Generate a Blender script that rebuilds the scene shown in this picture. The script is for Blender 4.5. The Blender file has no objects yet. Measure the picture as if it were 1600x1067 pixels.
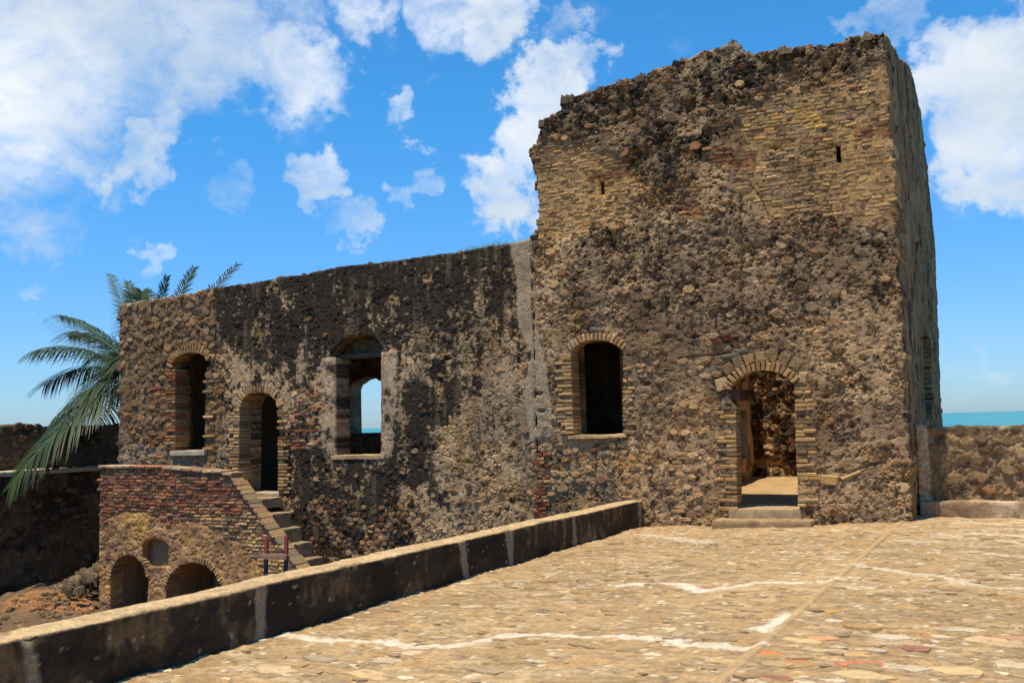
import bpy, math
import numpy as np
from mathutils import Matrix, Vector

# ------------------------------------------------------------------ camera
FPX = 1600.0
YAW, PITCH, ROLL, EYE = math.atan(.5), math.atan(129.5 / 1600), math.radians(1.56), 1.6
Fv = np.array([-math.sin(YAW) * math.cos(PITCH), math.cos(YAW) * math.cos(PITCH), math.sin(PITCH)])
_R0 = np.array([math.cos(YAW), math.sin(YAW), 0.0])
_U0 = np.cross(_R0, Fv)
_c, _s = math.cos(ROLL), math.sin(ROLL)
Rv = _c * _R0 - _s * _U0
Uv = _s * _R0 + _c * _U0
CAM = np.array([0, 0, EYE])

scene = bpy.context.scene
COL = scene.collection
cam_data = bpy.data.cameras.new("camera")
cam = bpy.data.objects.new("camera", cam_data)
COL.objects.link(cam)
cam_data.sensor_width = 36.0
cam_data.lens = 36.0
cam_data.clip_start = .05
cam_data.clip_end = 90000
M = Matrix(((Rv[0], Uv[0], -Fv[0], 0), (Rv[1], Uv[1], -Fv[1], 0), (Rv[2], Uv[2], -Fv[2], EYE), (0, 0, 0, 1)))
cam.matrix_world = M
scene.camera = cam
scene.render.resolution_x, scene.render.resolution_y = 1024, 682


def ray(x, y): return Fv + Rv * (x - 800) / FPX + Uv * (533.5 - y) / FPX
def on_y(x, y, Y): d = ray(x, y); return CAM + d * (Y / d[1])
def on_x(x, y, X): d = ray(x, y); return CAM + d * (X / d[0])
def on_z(x, y, Z): d = ray(x, y); return CAM + d * ((Z - EYE) / d[2])


# ------------------------------------------------------------------ world, sun, exposure
SUN = np.array([-.11, -.25, 1.0]); SUN /= np.linalg.norm(SUN)
SKY_STRENGTH = .09
world = bpy.data.worlds.new("World")
scene.world = world
world.use_nodes = True
wn, wl = world.node_tree.nodes, world.node_tree.links
wn.clear()
w_out = wn.new('ShaderNodeOutputWorld')
w_bg = wn.new('ShaderNodeBackground')
w_bg.inputs['Strength'].default_value = SKY_STRENGTH
wl.new(w_bg.outputs[0], w_out.inputs[0])
sky = wn.new('ShaderNodeTexSky')
sky.sky_type = 'NISHITA'
sky.sun_disc = False
sky.sun_elevation = math.asin(SUN[2])
sky.sun_rotation = math.atan2(SUN[0], SUN[1])
sky.altitude = 20
sky.air_density = 1.0
sky.dust_density = .35
sky.ozone_density = 1.6


def wmath(op, a, b=None, c=None, clamp=False):
    n = wn.new('ShaderNodeMath'); n.operation = op; n.use_clamp = clamp
    for i, v in enumerate((a, b, c)):
        if v is None: continue
        if isinstance(v, (int, float)): n.inputs[i].default_value = v
        else: wl.new(v, n.inputs[i])
    return n.outputs[0]


tc = wn.new('ShaderNodeTexCoord')
DIR = tc.outputs['Generated']
sepd = wn.new('ShaderNodeSeparateXYZ'); wl.new(DIR, sepd.inputs[0])


def wnoise(scale, detail, rough, offs=(0, 0, 0), stretch=(1, 1, 1.5), dist=0):
    m = wn.new('ShaderNodeMapping'); m.inputs['Location'].default_value = offs; m.inputs['Scale'].default_value = stretch
    wl.new(DIR, m.inputs[0])
    n = wn.new('ShaderNodeTexNoise'); n.inputs['Scale'].default_value = scale
    n.inputs['Detail'].default_value = detail; n.inputs['Roughness'].default_value = rough
    n.inputs['Distortion'].default_value = dist
    wl.new(m.outputs[0], n.inputs['Vector'])
    return n.outputs[0]


# deeper blue of a clear tropical sky, same everywhere
hsv = wn.new('ShaderNodeHueSaturation'); hsv.inputs['Saturation'].default_value = 1.1
hsv.inputs['Hue'].default_value = .5
hsv.inputs['Value'].default_value = 1.15
wl.new(sky.outputs[0], hsv.inputs['Color'])
# cloud banks: soft centres given by direction, broken up by noise
def wvec(op, a, b):
    n = wn.new('ShaderNodeVectorMath'); n.operation = op
    for i, v in enumerate((a, b)):
        if isinstance(v, tuple): n.inputs[i].default_value = v
        else: wl.new(v, n.inputs[i])
    return n


def wcol(scale, detail, offs):
    m = wn.new('ShaderNodeMapping'); m.inputs['Location'].default_value = offs
    wl.new(DIR, m.inputs[0])
    n = wn.new('ShaderNodeTexNoise'); n.inputs['Scale'].default_value = scale; n.inputs['Detail'].default_value = detail; n.inputs['Roughness'].default_value = .6
    wl.new(m.outputs[0], n.inputs['Vector'])
    return wvec('SUBTRACT', n.outputs['Color'], (.5, .5, .5)).outputs[0]


def wscale(v, k):
    n = wn.new('ShaderNodeVectorMath'); n.operation = 'SCALE'; wl.new(v, n.inputs[0]); n.inputs['Scale'].default_value = k
    return n.outputs[0]


WARP = wvec('NORMALIZE', wvec('ADD', DIR, wvec('ADD', wscale(wcol(12, 3, (2, 5, 1)), .075), wscale(wcol(38, 8, (4, 1, 7)), .085)).outputs[0]).outputs[0], (0., 0., 0.)).outputs[0]
banks = [(40, 60, 11, 1.), (120, 30, 9, 1.), (250, 40, 8, .9), (340, 60, 6, .85), (60, 150, 5.5, .9), (470, 110, 3.2, .75),
         (400, 40, 5, .55), (450, 170, 2, .35), (580, 5, 2.5, .6), (240, 225, 1.8, .8), (215, 262, 2., .75), (262, 200, 1.2, .6), (100, 300, 3.2, .42), (50, 350, 2.2, .4), (10, 260, 2.5, .6), (5, 320, 2, .5),
         (690, 20, 2.2, .7), (770, 15, 3, .85), (700, 50, 1.5, .5),
         (480, 265, 1.5, .75), (490, 305, 1.2, .7), (545, 343, 1.2, .45), (520, 350, 1., .4), (655, 260, 1.3, .55), (630, 285, 1., .5), (620, 175, 1.1, .42), (350, 290, 1.5, .42),
         (880, 110, 2.1, .9), (830, 160, 2.1, .95), (815, 220, 2.3, .95), (790, 280, 2.2, .95), (800, 330, 1.8, .8), (860, 210, 3, .9), (920, 90, 1.3, .6), (760, 275, 1.2, .6),
         (1560, 110, 3.5, .95), (1480, 150, 2.6, .9), (1590, 190, 4., 1.), (1530, 220, 3, .95), (1560, 275, 2.3, .9), (1400, 30, 1.8, .5), (1490, 70, 2, .7), (1340, 35, 1.2, .45), (1600, 290, 2.5, .9),
         (265, 375, .7, .4), (240, 402, .7, .4), (1520, 590, 1.5, .28), (60, 462, .7, .35), (880, 30, 1.3, .35)]
acc = None
for (px, py, rad, amp) in banks:
    rad, amp = (rad * .76, amp * .92) if rad > 4.5 else (rad * .95 + .1, min(1, amp * 1.02 + .05))
    d = ray(px, py); d = d / np.linalg.norm(d)
    dt = wn.new('ShaderNodeVectorMath'); dt.operation = 'DOT_PRODUCT'
    wl.new(WARP, dt.inputs[0]); dt.inputs[1].default_value = tuple(d)
    mr = wn.new('ShaderNodeMapRange'); mr.interpolation_type = 'SMOOTHERSTEP'
    wl.new(dt.outputs['Value'], mr.inputs['Value'])
    mr.inputs['From Min'].default_value = math.cos(math.radians(rad * 1.12 + .1))
    mr.inputs['From Max'].default_value = 1.0
    mr.inputs['To Max'].default_value = amp
    acc = mr.outputs[0] if acc is None else wmath('MAXIMUM', acc, mr.outputs[0])
big = wnoise(2.2, 3, .5, (3.1, 1.7, .4))
loose = wmath('MULTIPLY', wmath('MAXIMUM', wmath('SUBTRACT', big, .60), 0.0), 2.2)
fac_hi = wmath('MULTIPLY', wmath('SUBTRACT', wnoise(15, 10, .62, dist=.35), .5), 2.3)
fac_lo = wmath('MULTIPLY', wmath('SUBTRACT', wnoise(6, 4, .55, (7, 2, 5), dist=.2), .5), 1.0)
field = wmath('ADD', wmath('ADD', wmath('MAXIMUM', acc, loose), wmath('MULTIPLY', fac_hi, .72)), wmath('MULTIPLY', fac_lo, .35))
cm = wn.new('ShaderNodeMapRange'); cm.interpolation_type = 'SMOOTHSTEP'
wl.new(field, cm.inputs['Value'])
cm.inputs['From Min'].default_value = .14; cm.inputs['From Max'].default_value = 1.3
cm.inputs['To Max'].default_value = .96
shade = wn.new('ShaderNodeMapRange')
wl.new(wmath('ADD', wnoise(5.5, 5, .5, (1.3, 4, 2)), wmath('MULTIPLY', field, -.12)), shade.inputs['Value'])
shade.inputs['From Min'].default_value = .3; shade.inputs['From Max'].default_value = .55
cc = wn.new('ShaderNodeMixRGB')
wl.new(shade.outputs[0], cc.inputs[0])
cc.inputs[1].default_value = (6.8, 7.6, 8.3, 1)
cc.inputs[2].default_value = (10.5, 10.6, 10.8, 1)
mixc = wn.new('ShaderNodeMixRGB')
tint = wn.new('ShaderNodeMixRGB'); tint.blend_type = 'MULTIPLY'; tint.inputs[0].default_value = 1
wl.new(hsv.outputs[0], tint.inputs[1])
elev = wn.new('ShaderNodeMapRange'); wl.new(sepd.outputs[2], elev.inputs['Value']); elev.inputs['From Max'].default_value = .35; elev.interpolation_type = 'SMOOTHSTEP'
tcol = wn.new('ShaderNodeMixRGB'); wl.new(elev.outputs[0], tcol.inputs[0])
tcol.inputs[1].default_value = (.56, .86, 1.36, 1); tcol.inputs[2].default_value = (.40, 1.15, 1.54, 1)
wl.new(tcol.outputs[0], tint.inputs[2])
wl.new(cm.outputs[0], mixc.inputs[0]); wl.new(tint.outputs[0], mixc.inputs[1]); wl.new(cc.outputs[0], mixc.inputs[2])
wl.new(mixc.outputs[0], w_bg.inputs['Color'])

sl = bpy.data.lights.new("sun", 'SUN')
sl.energy = 5.0; sl.angle = math.radians(.53); sl.color = (1, .90, .72)
so = bpy.data.objects.new("sun", sl)
COL.objects.link(so)
so.rotation_euler = Vector(SUN).to_track_quat('Z', 'Y').to_euler()
so.location = (0, 0, 40)
scene.view_settings.view_transform = 'Standard'
scene.view_settings.look = 'None'
scene.view_settings.gamma = 1
scene.view_settings.use_curve_mapping = False
scene.view_settings.exposure = .22

# ------------------------------------------------------------------ numpy noise
rng = np.random.default_rng(7)
_T = np.random.default_rng(1).random((16, 256, 256))


def vn(x, y, seed=0):
    T = _T[seed % 16]
    xi = np.floor(x); yi = np.floor(y)
    fx = x - xi; fy = y - yi
    fx = fx * fx * fx * (fx * (fx * 6 - 15) + 10); fy = fy * fy * fy * (fy * (fy * 6 - 15) + 10)
    a = xi.astype(np.int64) & 255; b = yi.astype(np.int64) & 255
    a1 = (a + 1) & 255; b1 = (b + 1) & 255
    t = T[a, b] * (1 - fx) + T[a1, b] * fx
    u = T[a, b1] * (1 - fx) + T[a1, b1] * fx
    return (t * (1 - fy) + u * fy) * 2 - 1


def fbm(x, y, s, oct=4, seed=0, rough=.5):
    """noise of feature size s metres, about -1..1"""
    r = 0; a = 1; n = 0; x = x / s; y = y / s
    for i in range(oct):
        r = r + a * vn(x + 17.3 * i, y - 9.1 * i, seed + i); n += a
        a *= rough; x, y = x * 1.94 + y * .37, y * 1.94 - x * .37
    return r / n * 1.5


def worley(x, y, s, seed=0, jit=.9):
    T, T2, T3 = _T[seed % 16], _T[(seed + 5) % 16], _T[(seed + 9) % 16]
    x = x / s; y = y / s
    xi = np.floor(x).astype(np.int64); yi = np.floor(y).astype(np.int64)
    f1 = np.full(np.shape(x), 9.); f2 = f1.copy(); idv = np.zeros(np.shape(x))
    for dx in (-1, 0, 1):
        for dy in (-1, 0, 1):
            cx = xi + dx; cy = yi + dy
            px = cx + .5 + (T[cx & 255, cy & 255] - .5) * jit
            py = cy + .5 + (T2[cx & 255, cy & 255] - .5) * jit
            d = np.hypot(px - x, py - y)
            near = d < f1
            f2 = np.where(near, f1, np.minimum(f2, d))
            idv = np.where(near, T3[cx & 255, cy & 255], idv)
            f1 = np.where(near, d, f1)
    return f1, f2, idv


def sstep(a, b, x):
    t = np.clip((x - a) / (b - a), 0, 1)
    return t * t * (3 - 2 * t)


def sd_poly(P, x, y, far=None):
    """signed distance, positive inside; if far is given only points within far of the bbox are exact"""
    P = np.asarray(P, float); x = np.asarray(x, float); y = np.asarray(y, float)
    shp = x.shape; x = x.ravel(); y = y.ravel()
    out = np.full(x.shape, -9.)
    sel = np.ones(x.shape, bool)
    if far is not None:
        lo = P.min(0) - far; hi = P.max(0) + far
        sel = (x > lo[0]) & (x < hi[0]) & (y > lo[1]) & (y < hi[1])
    xs, ys = x[sel], y[sel]
    d = np.full(xs.shape, 1e9); ins = np.zeros(xs.shape, bool)
    for i in range(len(P)):
        ax, ay = P[i - 1]; bx, by = P[i]
        ex, ey = bx - ax, by - ay
        L = ex * ex + ey * ey + 1e-12
        t = np.clip(((xs - ax) * ex + (ys - ay) * ey) / L, 0, 1)
        d = np.minimum(d, (xs - ax - t * ex) ** 2 + (ys - ay - t * ey) ** 2)
        if ay != by:
            c = ((ay > ys) != (by > ys)) & (xs < (bx - ax) * (ys - ay) / (by - ay) + ax)
            ins ^= c
    d = np.sqrt(d)
    out[sel] = np.where(ins, d, -d)
    return out.reshape(shp)


def d_line(P, x, y):
    P = np.asarray(P, float)
    d = np.full(np.shape(x), 1e9)
    for i in range(1, len(P)):
        ax, ay = P[i - 1]; bx, by = P[i]
        ex, ey = bx - ax, by - ay
        t = np.clip(((x - ax) * ex + (y - ay) * ey) / (ex * ex + ey * ey + 1e-12), 0, 1)
        d = np.minimum(d, np.hypot(x - ax - t * ex, y - ay - t * ey))
    return d


def mixc3(a, b, m):
    return a * (1 - m[..., None]) + np.asarray(b, float) * m[..., None]


# ------------------------------------------------------------------ scene helpers
def make_mat(name, bump=.5, fine=90, contrast=.35, rough=.93, tone=(1, 1, 1)):
    m = bpy.data.materials.new(name); m.use_nodes = True
    n, l = m.node_tree.nodes, m.node_tree.links
    b = n['Principled BSDF']
    b.inputs['Roughness'].default_value = rough
    b.inputs['Specular IOR Level'].default_value = .18
    at = n.new('ShaderNodeAttribute'); at.attribute_name = 'Col'
    geo = n.new('ShaderNodeNewGeometry')
    nz = n.new('ShaderNodeTexNoise'); nz.inputs['Scale'].default_value = fine; nz.inputs['Detail'].default_value = 5
    nz.inputs['Roughness'].default_value = .65
    l.new(geo.outputs['Position'], nz.inputs['Vector'])
    nz2 = n.new('ShaderNodeTexNoise'); nz2.inputs['Scale'].default_value = fine * .27; nz2.inputs['Detail'].default_value = 5
    nz2.inputs['Roughness'].default_value = .7
    l.new(geo.outputs['Position'], nz2.inputs['Vector'])
    mr = n.new('ShaderNodeMapRange')
    l.new(nz.outputs[0], mr.inputs['Value'])
    mr.inputs['From Min'].default_value = .25; mr.inputs['From Max'].default_value = .75
    mr.inputs['To Min'].default_value = 1 - contrast; mr.inputs['To Max'].default_value = 1 + contrast
    mr2 = n.new('ShaderNodeMapRange')
    l.new(nz2.outputs[0], mr2.inputs['Value'])
    mr2.inputs['From Min'].default_value = .25; mr2.inputs['From Max'].default_value = .75
    mr2.inputs['To Min'].default_value = 1 - contrast; mr2.inputs['To Max'].default_value = 1 + contrast
    mu = n.new('ShaderNodeMath'); mu.operation = 'MULTIPLY'
    l.new(mr.outputs[0], mu.inputs[0]); l.new(mr2.outputs[0], mu.inputs[1])
    vm = n.new('ShaderNodeVectorMath'); vm.operation = 'SCALE'
    l.new(at.outputs['Color'], vm.inputs[0]); l.new(mu.outputs[0], vm.inputs['Scale'])
    tn = n.new('ShaderNodeVectorMath'); tn.operation = 'MULTIPLY'; l.new(vm.outputs[0], tn.inputs[0]); tn.inputs[1].default_value = tone
    l.new(tn.outputs[0], b.inputs['Base Color'])
    ad = n.new('ShaderNodeMath'); ad.operation = 'ADD'
    l.new(nz.outputs[0], ad.inputs[0]); l.new(nz2.outputs[0], ad.inputs[1])
    bp = n.new('ShaderNodeBump'); bp.inputs['Strength'].default_value = bump; bp.inputs['Distance'].default_value = .012
    l.new(ad.outputs[0], bp.inputs['Height']); l.new(bp.outputs[0], b.inputs['Normal'])
    return m


MAT = make_mat('weathered_masonry', .8, 95, .42, tone=(1.36, 1.15, .90))
MAT_FLOOR = make_mat('paved_floor', .6, 75, .26, tone=(1.0, .90, .76))
MAT_SMOOTH = make_mat('cement_render', .4, 60, .28, tone=(1.05, .95, .80))
MAT_WOOD = make_mat('painted_wood', .2, 80, .3, .7)


def npmesh(name, V, F4=None, F3=None, colv=None, smooth=True):
    me = bpy.data.meshes.new(name)
    V = np.asarray(V, np.float32)
    F4 = np.zeros((0, 4), np.int32) if F4 is None else np.asarray(F4, np.int32)
    F3 = np.zeros((0, 3), np.int32) if F3 is None else np.asarray(F3, np.int32)
    me.vertices.add(len(V)); me.vertices.foreach_set('co', V.ravel())
    idx = np.concatenate([F4.ravel(), F3.ravel()])
    me.loops.add(len(idx)); me.loops.foreach_set('vertex_index', idx)
    st = np.concatenate([np.arange(len(F4)) * 4, len(F4) * 4 + np.arange(len(F3)) * 3]).astype(np.int32)
    me.polygons.add(len(st)); me.polygons.foreach_set('loop_start', st)
    me.polygons.foreach_set('use_smooth', np.full(len(st), smooth, bool))
    me.update(calc_edges=True)
    if colv is not None:
        a = me.color_attributes.new('Col', 'FLOAT_COLOR', 'POINT')
        c = np.ones((len(V), 4), np.float32); c[:, :3] = np.clip(colv, .004, .95)
        a.data.foreach_set('color', c.ravel())
    return me


def obj(name, me, mat, parent=None, **props):
    o = bpy.data.objects.new(name, me)
    if mat is not None and len(me.materials) == 0: me.materials.append(mat)
    COL.objects.link(o)
    if parent is not None:
        o.parent = parent
        o.matrix_parent_inverse = Matrix.Translation(-Vector(world_loc(parent)))
    for k, v in props.items(): o[k] = v
    return o


def world_loc(o):
    return o.get('_loc', None) or tuple(o.location)


def thing(name, label, cat, loc, group=None):
    o = bpy.data.objects.new(name, None); COL.objects.link(o)
    o.location = loc; o.empty_display_size = .2
    o['label'] = label; o['category'] = cat
    if group: o['group'] = group
    return o


MAPS = {  # (u, v, h) -> world offset
    'front': lambda D: (lambda u, v, h: np.stack([u, D - h, v], -1)),
    'right': lambda X: (lambda u, v, h: np.stack([X + h, u, v], -1)),     # faces +X, u runs along Y
    'floor': lambda Z: (lambda u, v, h: np.stack([u, v, Z + h], -1)),
}


def proj_area(P, r):
    v = P - CAM; w = v @ Fv
    w = np.where(w < .3, 1e6, w)
    px = v @ Rv / w; py = v @ Uv / w
    inside = (np.abs(px) < .52) & (np.abs(py) < .35)
    return np.where(inside, r / w, r / w * .001)


class Pieces:
    """small masonry pieces: the largest in view become objects of their own, the rest one joined part"""
    def __init__(self, name, mapping, parent, mat, limit=300):
        self.n, self.map, self.parent, self.mat, self.limit = name, mapping, parent, mat, limit
        self.items = []

    def add(self, u, v, h, loc_uvh, F4, F3, col, size):
        self.items.append((u, v, h, loc_uvh, F4, F3, col, size))

    def build(self, smooth=False):
        if not self.items: return
        C = np.array([self.map(np.float64(i[0]), np.float64(i[1]), np.float64(i[2])) for i in self.items])
        a = proj_area(C, np.array([i[7] for i in self.items]))
        order = np.argsort(-a)
        base = self.map(np.float64(0), np.float64(0), np.float64(0))
        rest = order[self.limit:]
        for k in order[:self.limit]:
            u, v, h, L, F4, F3, col, size = self.items[k]
            W = self.map(L[:, 0], L[:, 1], L[:, 2]) - base
            cc = np.broadcast_to(col, (len(L), 3)) if np.ndim(col) == 1 else col
            o = obj(self.n, npmesh(self.n, W, F4, F3, cc, smooth), self.mat, self.parent)
            o.location = C[k]
        if len(rest):
            VV, A4, A3, CC, off = [], [], [], [], 0
            for k in rest:
                u, v, h, L, F4, F3, col, size = self.items[k]
                VV.append(self.map(L[:, 0], L[:, 1], L[:, 2]) - base + C[k])
                A4.append(np.asarray(F4).reshape(-1, 4) + off); A3.append(np.asarray(F3).reshape(-1, 3) + off)
                CC.append(np.broadcast_to(col, (len(L), 3)) if np.ndim(col) == 1 else col)
                off += len(L)
            o = obj(self.n + '_remainder', npmesh(self.n, np.concatenate(VV), np.concatenate(A4), np.concatenate(A3),
                    np.concatenate(CC), smooth), self.mat, self.parent, kind='stuff')
        self.items = []


# --- piece shapes
K = 10
_ang = np.arange(K) / K * 2 * math.pi
_i = np.arange(K); _j = (_i + 1) % K
ST4 = np.concatenate([np.stack([_i, _j, _j + K, _i + K], 1), np.stack([_i + K, _j + K, _j + 2 * K, _i + 2 * K], 1)])
ST3 = np.stack([_i + 2 * K, _j + 2 * K, np.full(K, 3 * K)], 1)
FL4 = ST4[:K]; FL3 = np.stack([_i + K, _j + K, np.full(K, 2 * K)], 1)


def stone_shape(rad, H, r, flat=.74, sink=.05):
    """dome stone over a polygon of K radii"""
    rad = rad * (1 + .10 * np.sign(np.sin(_ang * r.integers(2, 4) + r.uniform(0, 6))) * r.uniform(.3, 1))

    def ring(s, h, j):
        rr = rad * s * (1 + r.normal(0, j, K))
        return np.stack([rr * np.cos(_ang), rr * np.sin(_ang), h + r.normal(0, .2, K) * H], 1)
    a = ring(1., -sink, .01); a[:, 2] = -sink
    b = ring(.95, H * .35, .05)
    c = ring(flat, H * .95, .12)
    top = np.array([[0, 0, H * r.uniform(.85, 1.15)]])
    tilt = r.normal(0, .16, 2)
    V = np.concatenate([a, b, c, top])
    V[K:, 2] += V[K:, 0] * tilt[0] + V[K:, 1] * tilt[1]
    return V


def slab_shape(rad, H, r, sink=.02):
    rad = rad * (1 + r.choice([-.22, -.08, .06, .16], K) * r.uniform(.4, 1))
    a = np.stack([rad * np.cos(_ang), rad * np.sin(_ang), np.full(K, -sink)], 1)
    rr = rad * (.94 + r.normal(0, .02, K))
    b = np.stack([rr * np.cos(_ang), rr * np.sin(_ang), H + r.normal(0, .18, K) * H], 1)
    return np.concatenate([a, b, [[0, 0, H]]])


BR4 = np.array([[0, 1, 5, 4], [1, 2, 6, 5], [2, 3, 7, 6], [3, 0, 4, 7], [4, 5, 9, 8], [5, 6, 10, 9], [6, 7, 11, 10], [7, 4, 8, 11], [8, 9, 10, 11]])


def brick_shape(L, Ht, out, back, r, ch=.009, ang=0.):
    l, h = L / 2, Ht / 2
    base = np.array([[-l, -h], [l, -h], [l, h], [-l, h]])
    j = r.normal(0, .11, (4, 2)) * min(L, Ht)
    A = np.c_[base, np.full(4, -back)]
    B = np.c_[base + j * .5, np.full(4, out - ch) + r.normal(0, .002, 4)]
    Cc = np.c_[base * [(l - ch) / l, (h - ch) / h] + j, np.full(4, out) + r.normal(0, .003, 4)]
    V = np.concatenate([A, B, Cc])
    if ang:
        c, s = math.cos(ang), math.sin(ang)
        V[:, :2] = V[:, :2] @ np.array([[c, s], [-s, c]])
    return V


def voronoi_radii(P, sx, sy, rmax, gap):
    """K radii of the cell round each seed (in metric scaled by sx,sy), capped"""
    Q = P / [sx, sy]
    n = len(Q); out = np.zeros((n, K))
    ca, sa = np.cos(_ang), np.sin(_ang)
    # bucket neighbours
    order = {}
    for i, q in enumerate(Q):
        order.setdefault((int(q[0] // 1.5), int(q[1] // 1.5)), []).append(i)
    for i, q in enumerate(Q):
        bx, by = int(q[0] // 1.5), int(q[1] // 1.5)
        nb = [j for dx in (-1, 0, 1) for dy in (-1, 0, 1) for j in order.get((bx + dx, by + dy), ()) if j != i]
        r = np.full(K, rmax)
        if nb:
            d = Q[nb] - q
            dd = (d ** 2).sum(1)
            dot = d[:, :1] * ca + d[:, 1:] * sa
            t = np.where(dot > 1e-6, dd[:, None] / 2 / np.maximum(dot, 1e-6), 9)
            r = np.minimum(r, t.min(0))
        out[i] = r
    # soften corners
    out = .8 * out + .1 * (np.roll(out, 1, 1) + np.roll(out, -1, 1))
    out = np.minimum(out, rmax)
    rx = np.hypot(out * ca * sx, out * sa * sy)
    # directions change with anisotropy: resample exactly by building points and reading angles
    X = out * ca * sx; Y = out * sa * sy
    res = np.zeros((n, K))
    for i in range(n):
        th = np.arctan2(Y[i], X[i]) % (2 * math.pi); o = np.argsort(th)
        res[i] = np.interp(_ang, np.r_[th[o] - 2 * math.pi, th[o], th[o] + 2 * math.pi], np.tile(rx[i][o], 3))
    return np.maximum(res - gap, .012)


def seeds(u0, u1, v0, v1, sx, sy, r, drop=.12, jit=.36):
    nu, nv = int((u1 - u0) / sx) + 1, int((v1 - v0) / sy) + 1
    U, V = np.meshgrid(np.arange(nu), np.arange(nv))
    U = (U + .5 * (V % 2)).astype(float) + r.uniform(-jit, jit, U.shape); V = V + r.uniform(-jit, jit, V.shape)
    P = np.stack([u0 + U * sx, v0 + V * sy], -1).reshape(-1, 2)
    return P[r.random(len(P)) > drop]


def add_stones(pc, box, sx, sy, ok, hfn, colfn, r, drop=.12, H=(.02, .05), gap=.008, rmax=.62, flat=.74, slab=False, margin=.6, blend=None):
    """ok(u, v) -> keep probability"""
    P = seeds(*box, sx, sy, r, drop)
    R = voronoi_radii(P, sx, sy, rmax, gap)
    p = ok(P[:, 0], P[:, 1], R.mean(1) * margin)
    keep = r.random(len(P)) < p
    P, R = P[keep], R[keep]
    if not len(P): return
    h = hfn(P[:, 0], P[:, 1])
    cols = colfn(P[:, 0], P[:, 1], r)
    if blend: cols = cols * (1 - blend[1]) + blend[0](P[:, 0], P[:, 1]) * blend[1]
    for i in range(len(P)):
        Hh = r.uniform(*H) * (.6 + R[i].mean() / (.5 * (sx + sy) * .5) * .4)
        if slab: L = slab_shape(R[i], Hh, r); f4, f3 = FL4, FL3
        else: L = stone_shape(R[i], Hh, r, flat); f4, f3 = ST4, ST3
        cv = cols[i] * (1 + r.normal(0, .08, (len(L), 1)))
        pc.add(P[i, 0], P[i, 1], h[i], L, f4, f3, cv, R[i].mean())


def add_bricks(pc, box, ok, hfn, colfn, r, course=.062, length=.21, out=(.004, .022), back=.05, wob=.008, slope=0.):
    u0, u1, v0, v1 = box
    rows = int((v1 - v0) / course)
    for k in range(rows):
        v = v0 + k * course
        u = u0 - r.uniform(0, length)
        us, ls = [], []
        while u < u1:
            L = length * r.uniform(.62, 1.1)
            us.append(u + L / 2); ls.append(L); u += L + .012
        us, ls = np.array(us), np.array(ls)
        vs = v + fbm(us, us * 0 + k * .1, .8, 2, 3) * wob + slope * (us - u0)
        p = ok(us, vs, ls * .5); keep = r.random(len(us)) < p
        us, vs, ls = us[keep], vs[keep], ls[keep]
        if not len(us): continue
        h = hfn(us, vs); cols = colfn(us, vs, r)
        for i in range(len(us)):
            pc.add(us[i], vs[i], h[i], brick_shape(ls[i], course - .013 + r.uniform(-.004, .004), r.uniform(*out), back, r, ang=r.normal(0, .015)),
                   BR4, [], cols[i] * r.uniform(.75, 1.2), ls[i] * .35)


def dirty(colfn, k=.45):
    return lambda u, v, r: colfn(u, v, r) * (1 - k) + cz(u, v) * k


def jamb_bricks(pc, pts, side, ok, h0, colfn, r, course=.062, ln=(.12, .26), depth=.3, out=(.01, .03), poke=.012):
    """courses stacked up the edge given by a polyline pts (v rising); side=-1: masonry lies to the left of the edge"""
    pts = np.asarray(sorted(map(tuple, pts), key=lambda q: q[1]))
    v = pts[0, 1] + course / 2; k = 0
    while v < pts[-1, 1]:
        ue = np.interp(v, pts[:, 1], pts[:, 0])
        L = ln[0] if k % 2 else ln[1]
        L *= r.uniform(.8, 1.15)
        segs = [(ue - side * poke, L)]
        uc = ue - side * poke + side * L / 2
        if ok(np.array([uc]), np.array([v]), np.array([0.]))[0] > r.random():
            col = colfn(np.array([uc]), np.array([v]), r)[0]
            pc.add(uc, v, h0, brick_shape(L, course - .014, r.uniform(*out), depth, r, ang=r.normal(0, .02)), BR4, [], col * r.uniform(.8, 1.2), L * .4)
            if L < (ln[0] + ln[1]) / 2 and r.random() < .7:
                L2 = r.uniform(.08, .16)
                pc.add(uc + side * (L / 2 + L2 / 2 + .01), v, h0, brick_shape(L2, course - .016, r.uniform(*out) * .8, .06, r), BR4, [],
                       colfn(np.array([uc]), np.array([v]), r)[0] * r.uniform(.7, 1.2), L2 * .4)
        v += course; k += 1


def arch_bricks(pc, pts, h0, colfn, r, width=.055, length=.17, depth=.25, out=(.012, .03), gap=.012):
    """voussoirs outside an arch polyline that runs left to right over the opening"""
    P = np.asarray(pts, float); seg = np.hypot(*np.diff(P, axis=0).T); s = np.r_[0, np.cumsum(seg)]
    t = width / 2
    while t < s[-1]:
        u, v = np.interp(t, s, P[:, 0]), np.interp(t, s, P[:, 1])
        a, b = max(t - .08, 0), min(t + .08, s[-1])
        du, dv = np.interp(b, s, P[:, 0]) - np.interp(a, s, P[:, 0]), np.interp(b, s, P[:, 1]) - np.interp(a, s, P[:, 1])
        n = math.hypot(du, dv); nu, nv = -dv / n, du / n
        L = length * r.uniform(.85, 1.1)
        col = colfn(np.array([u]), np.array([v]), r)[0]
        pc.add(u + nu * (L / 2 - .01), v + nv * (L / 2 - .01), h0,
               brick_shape(width, L, r.uniform(*out), depth, r, ang=math.atan2(dv, du) + r.normal(0, .03)), BR4, [], col * r.uniform(.8, 1.2), L * .35)
        t += width + gap


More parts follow.
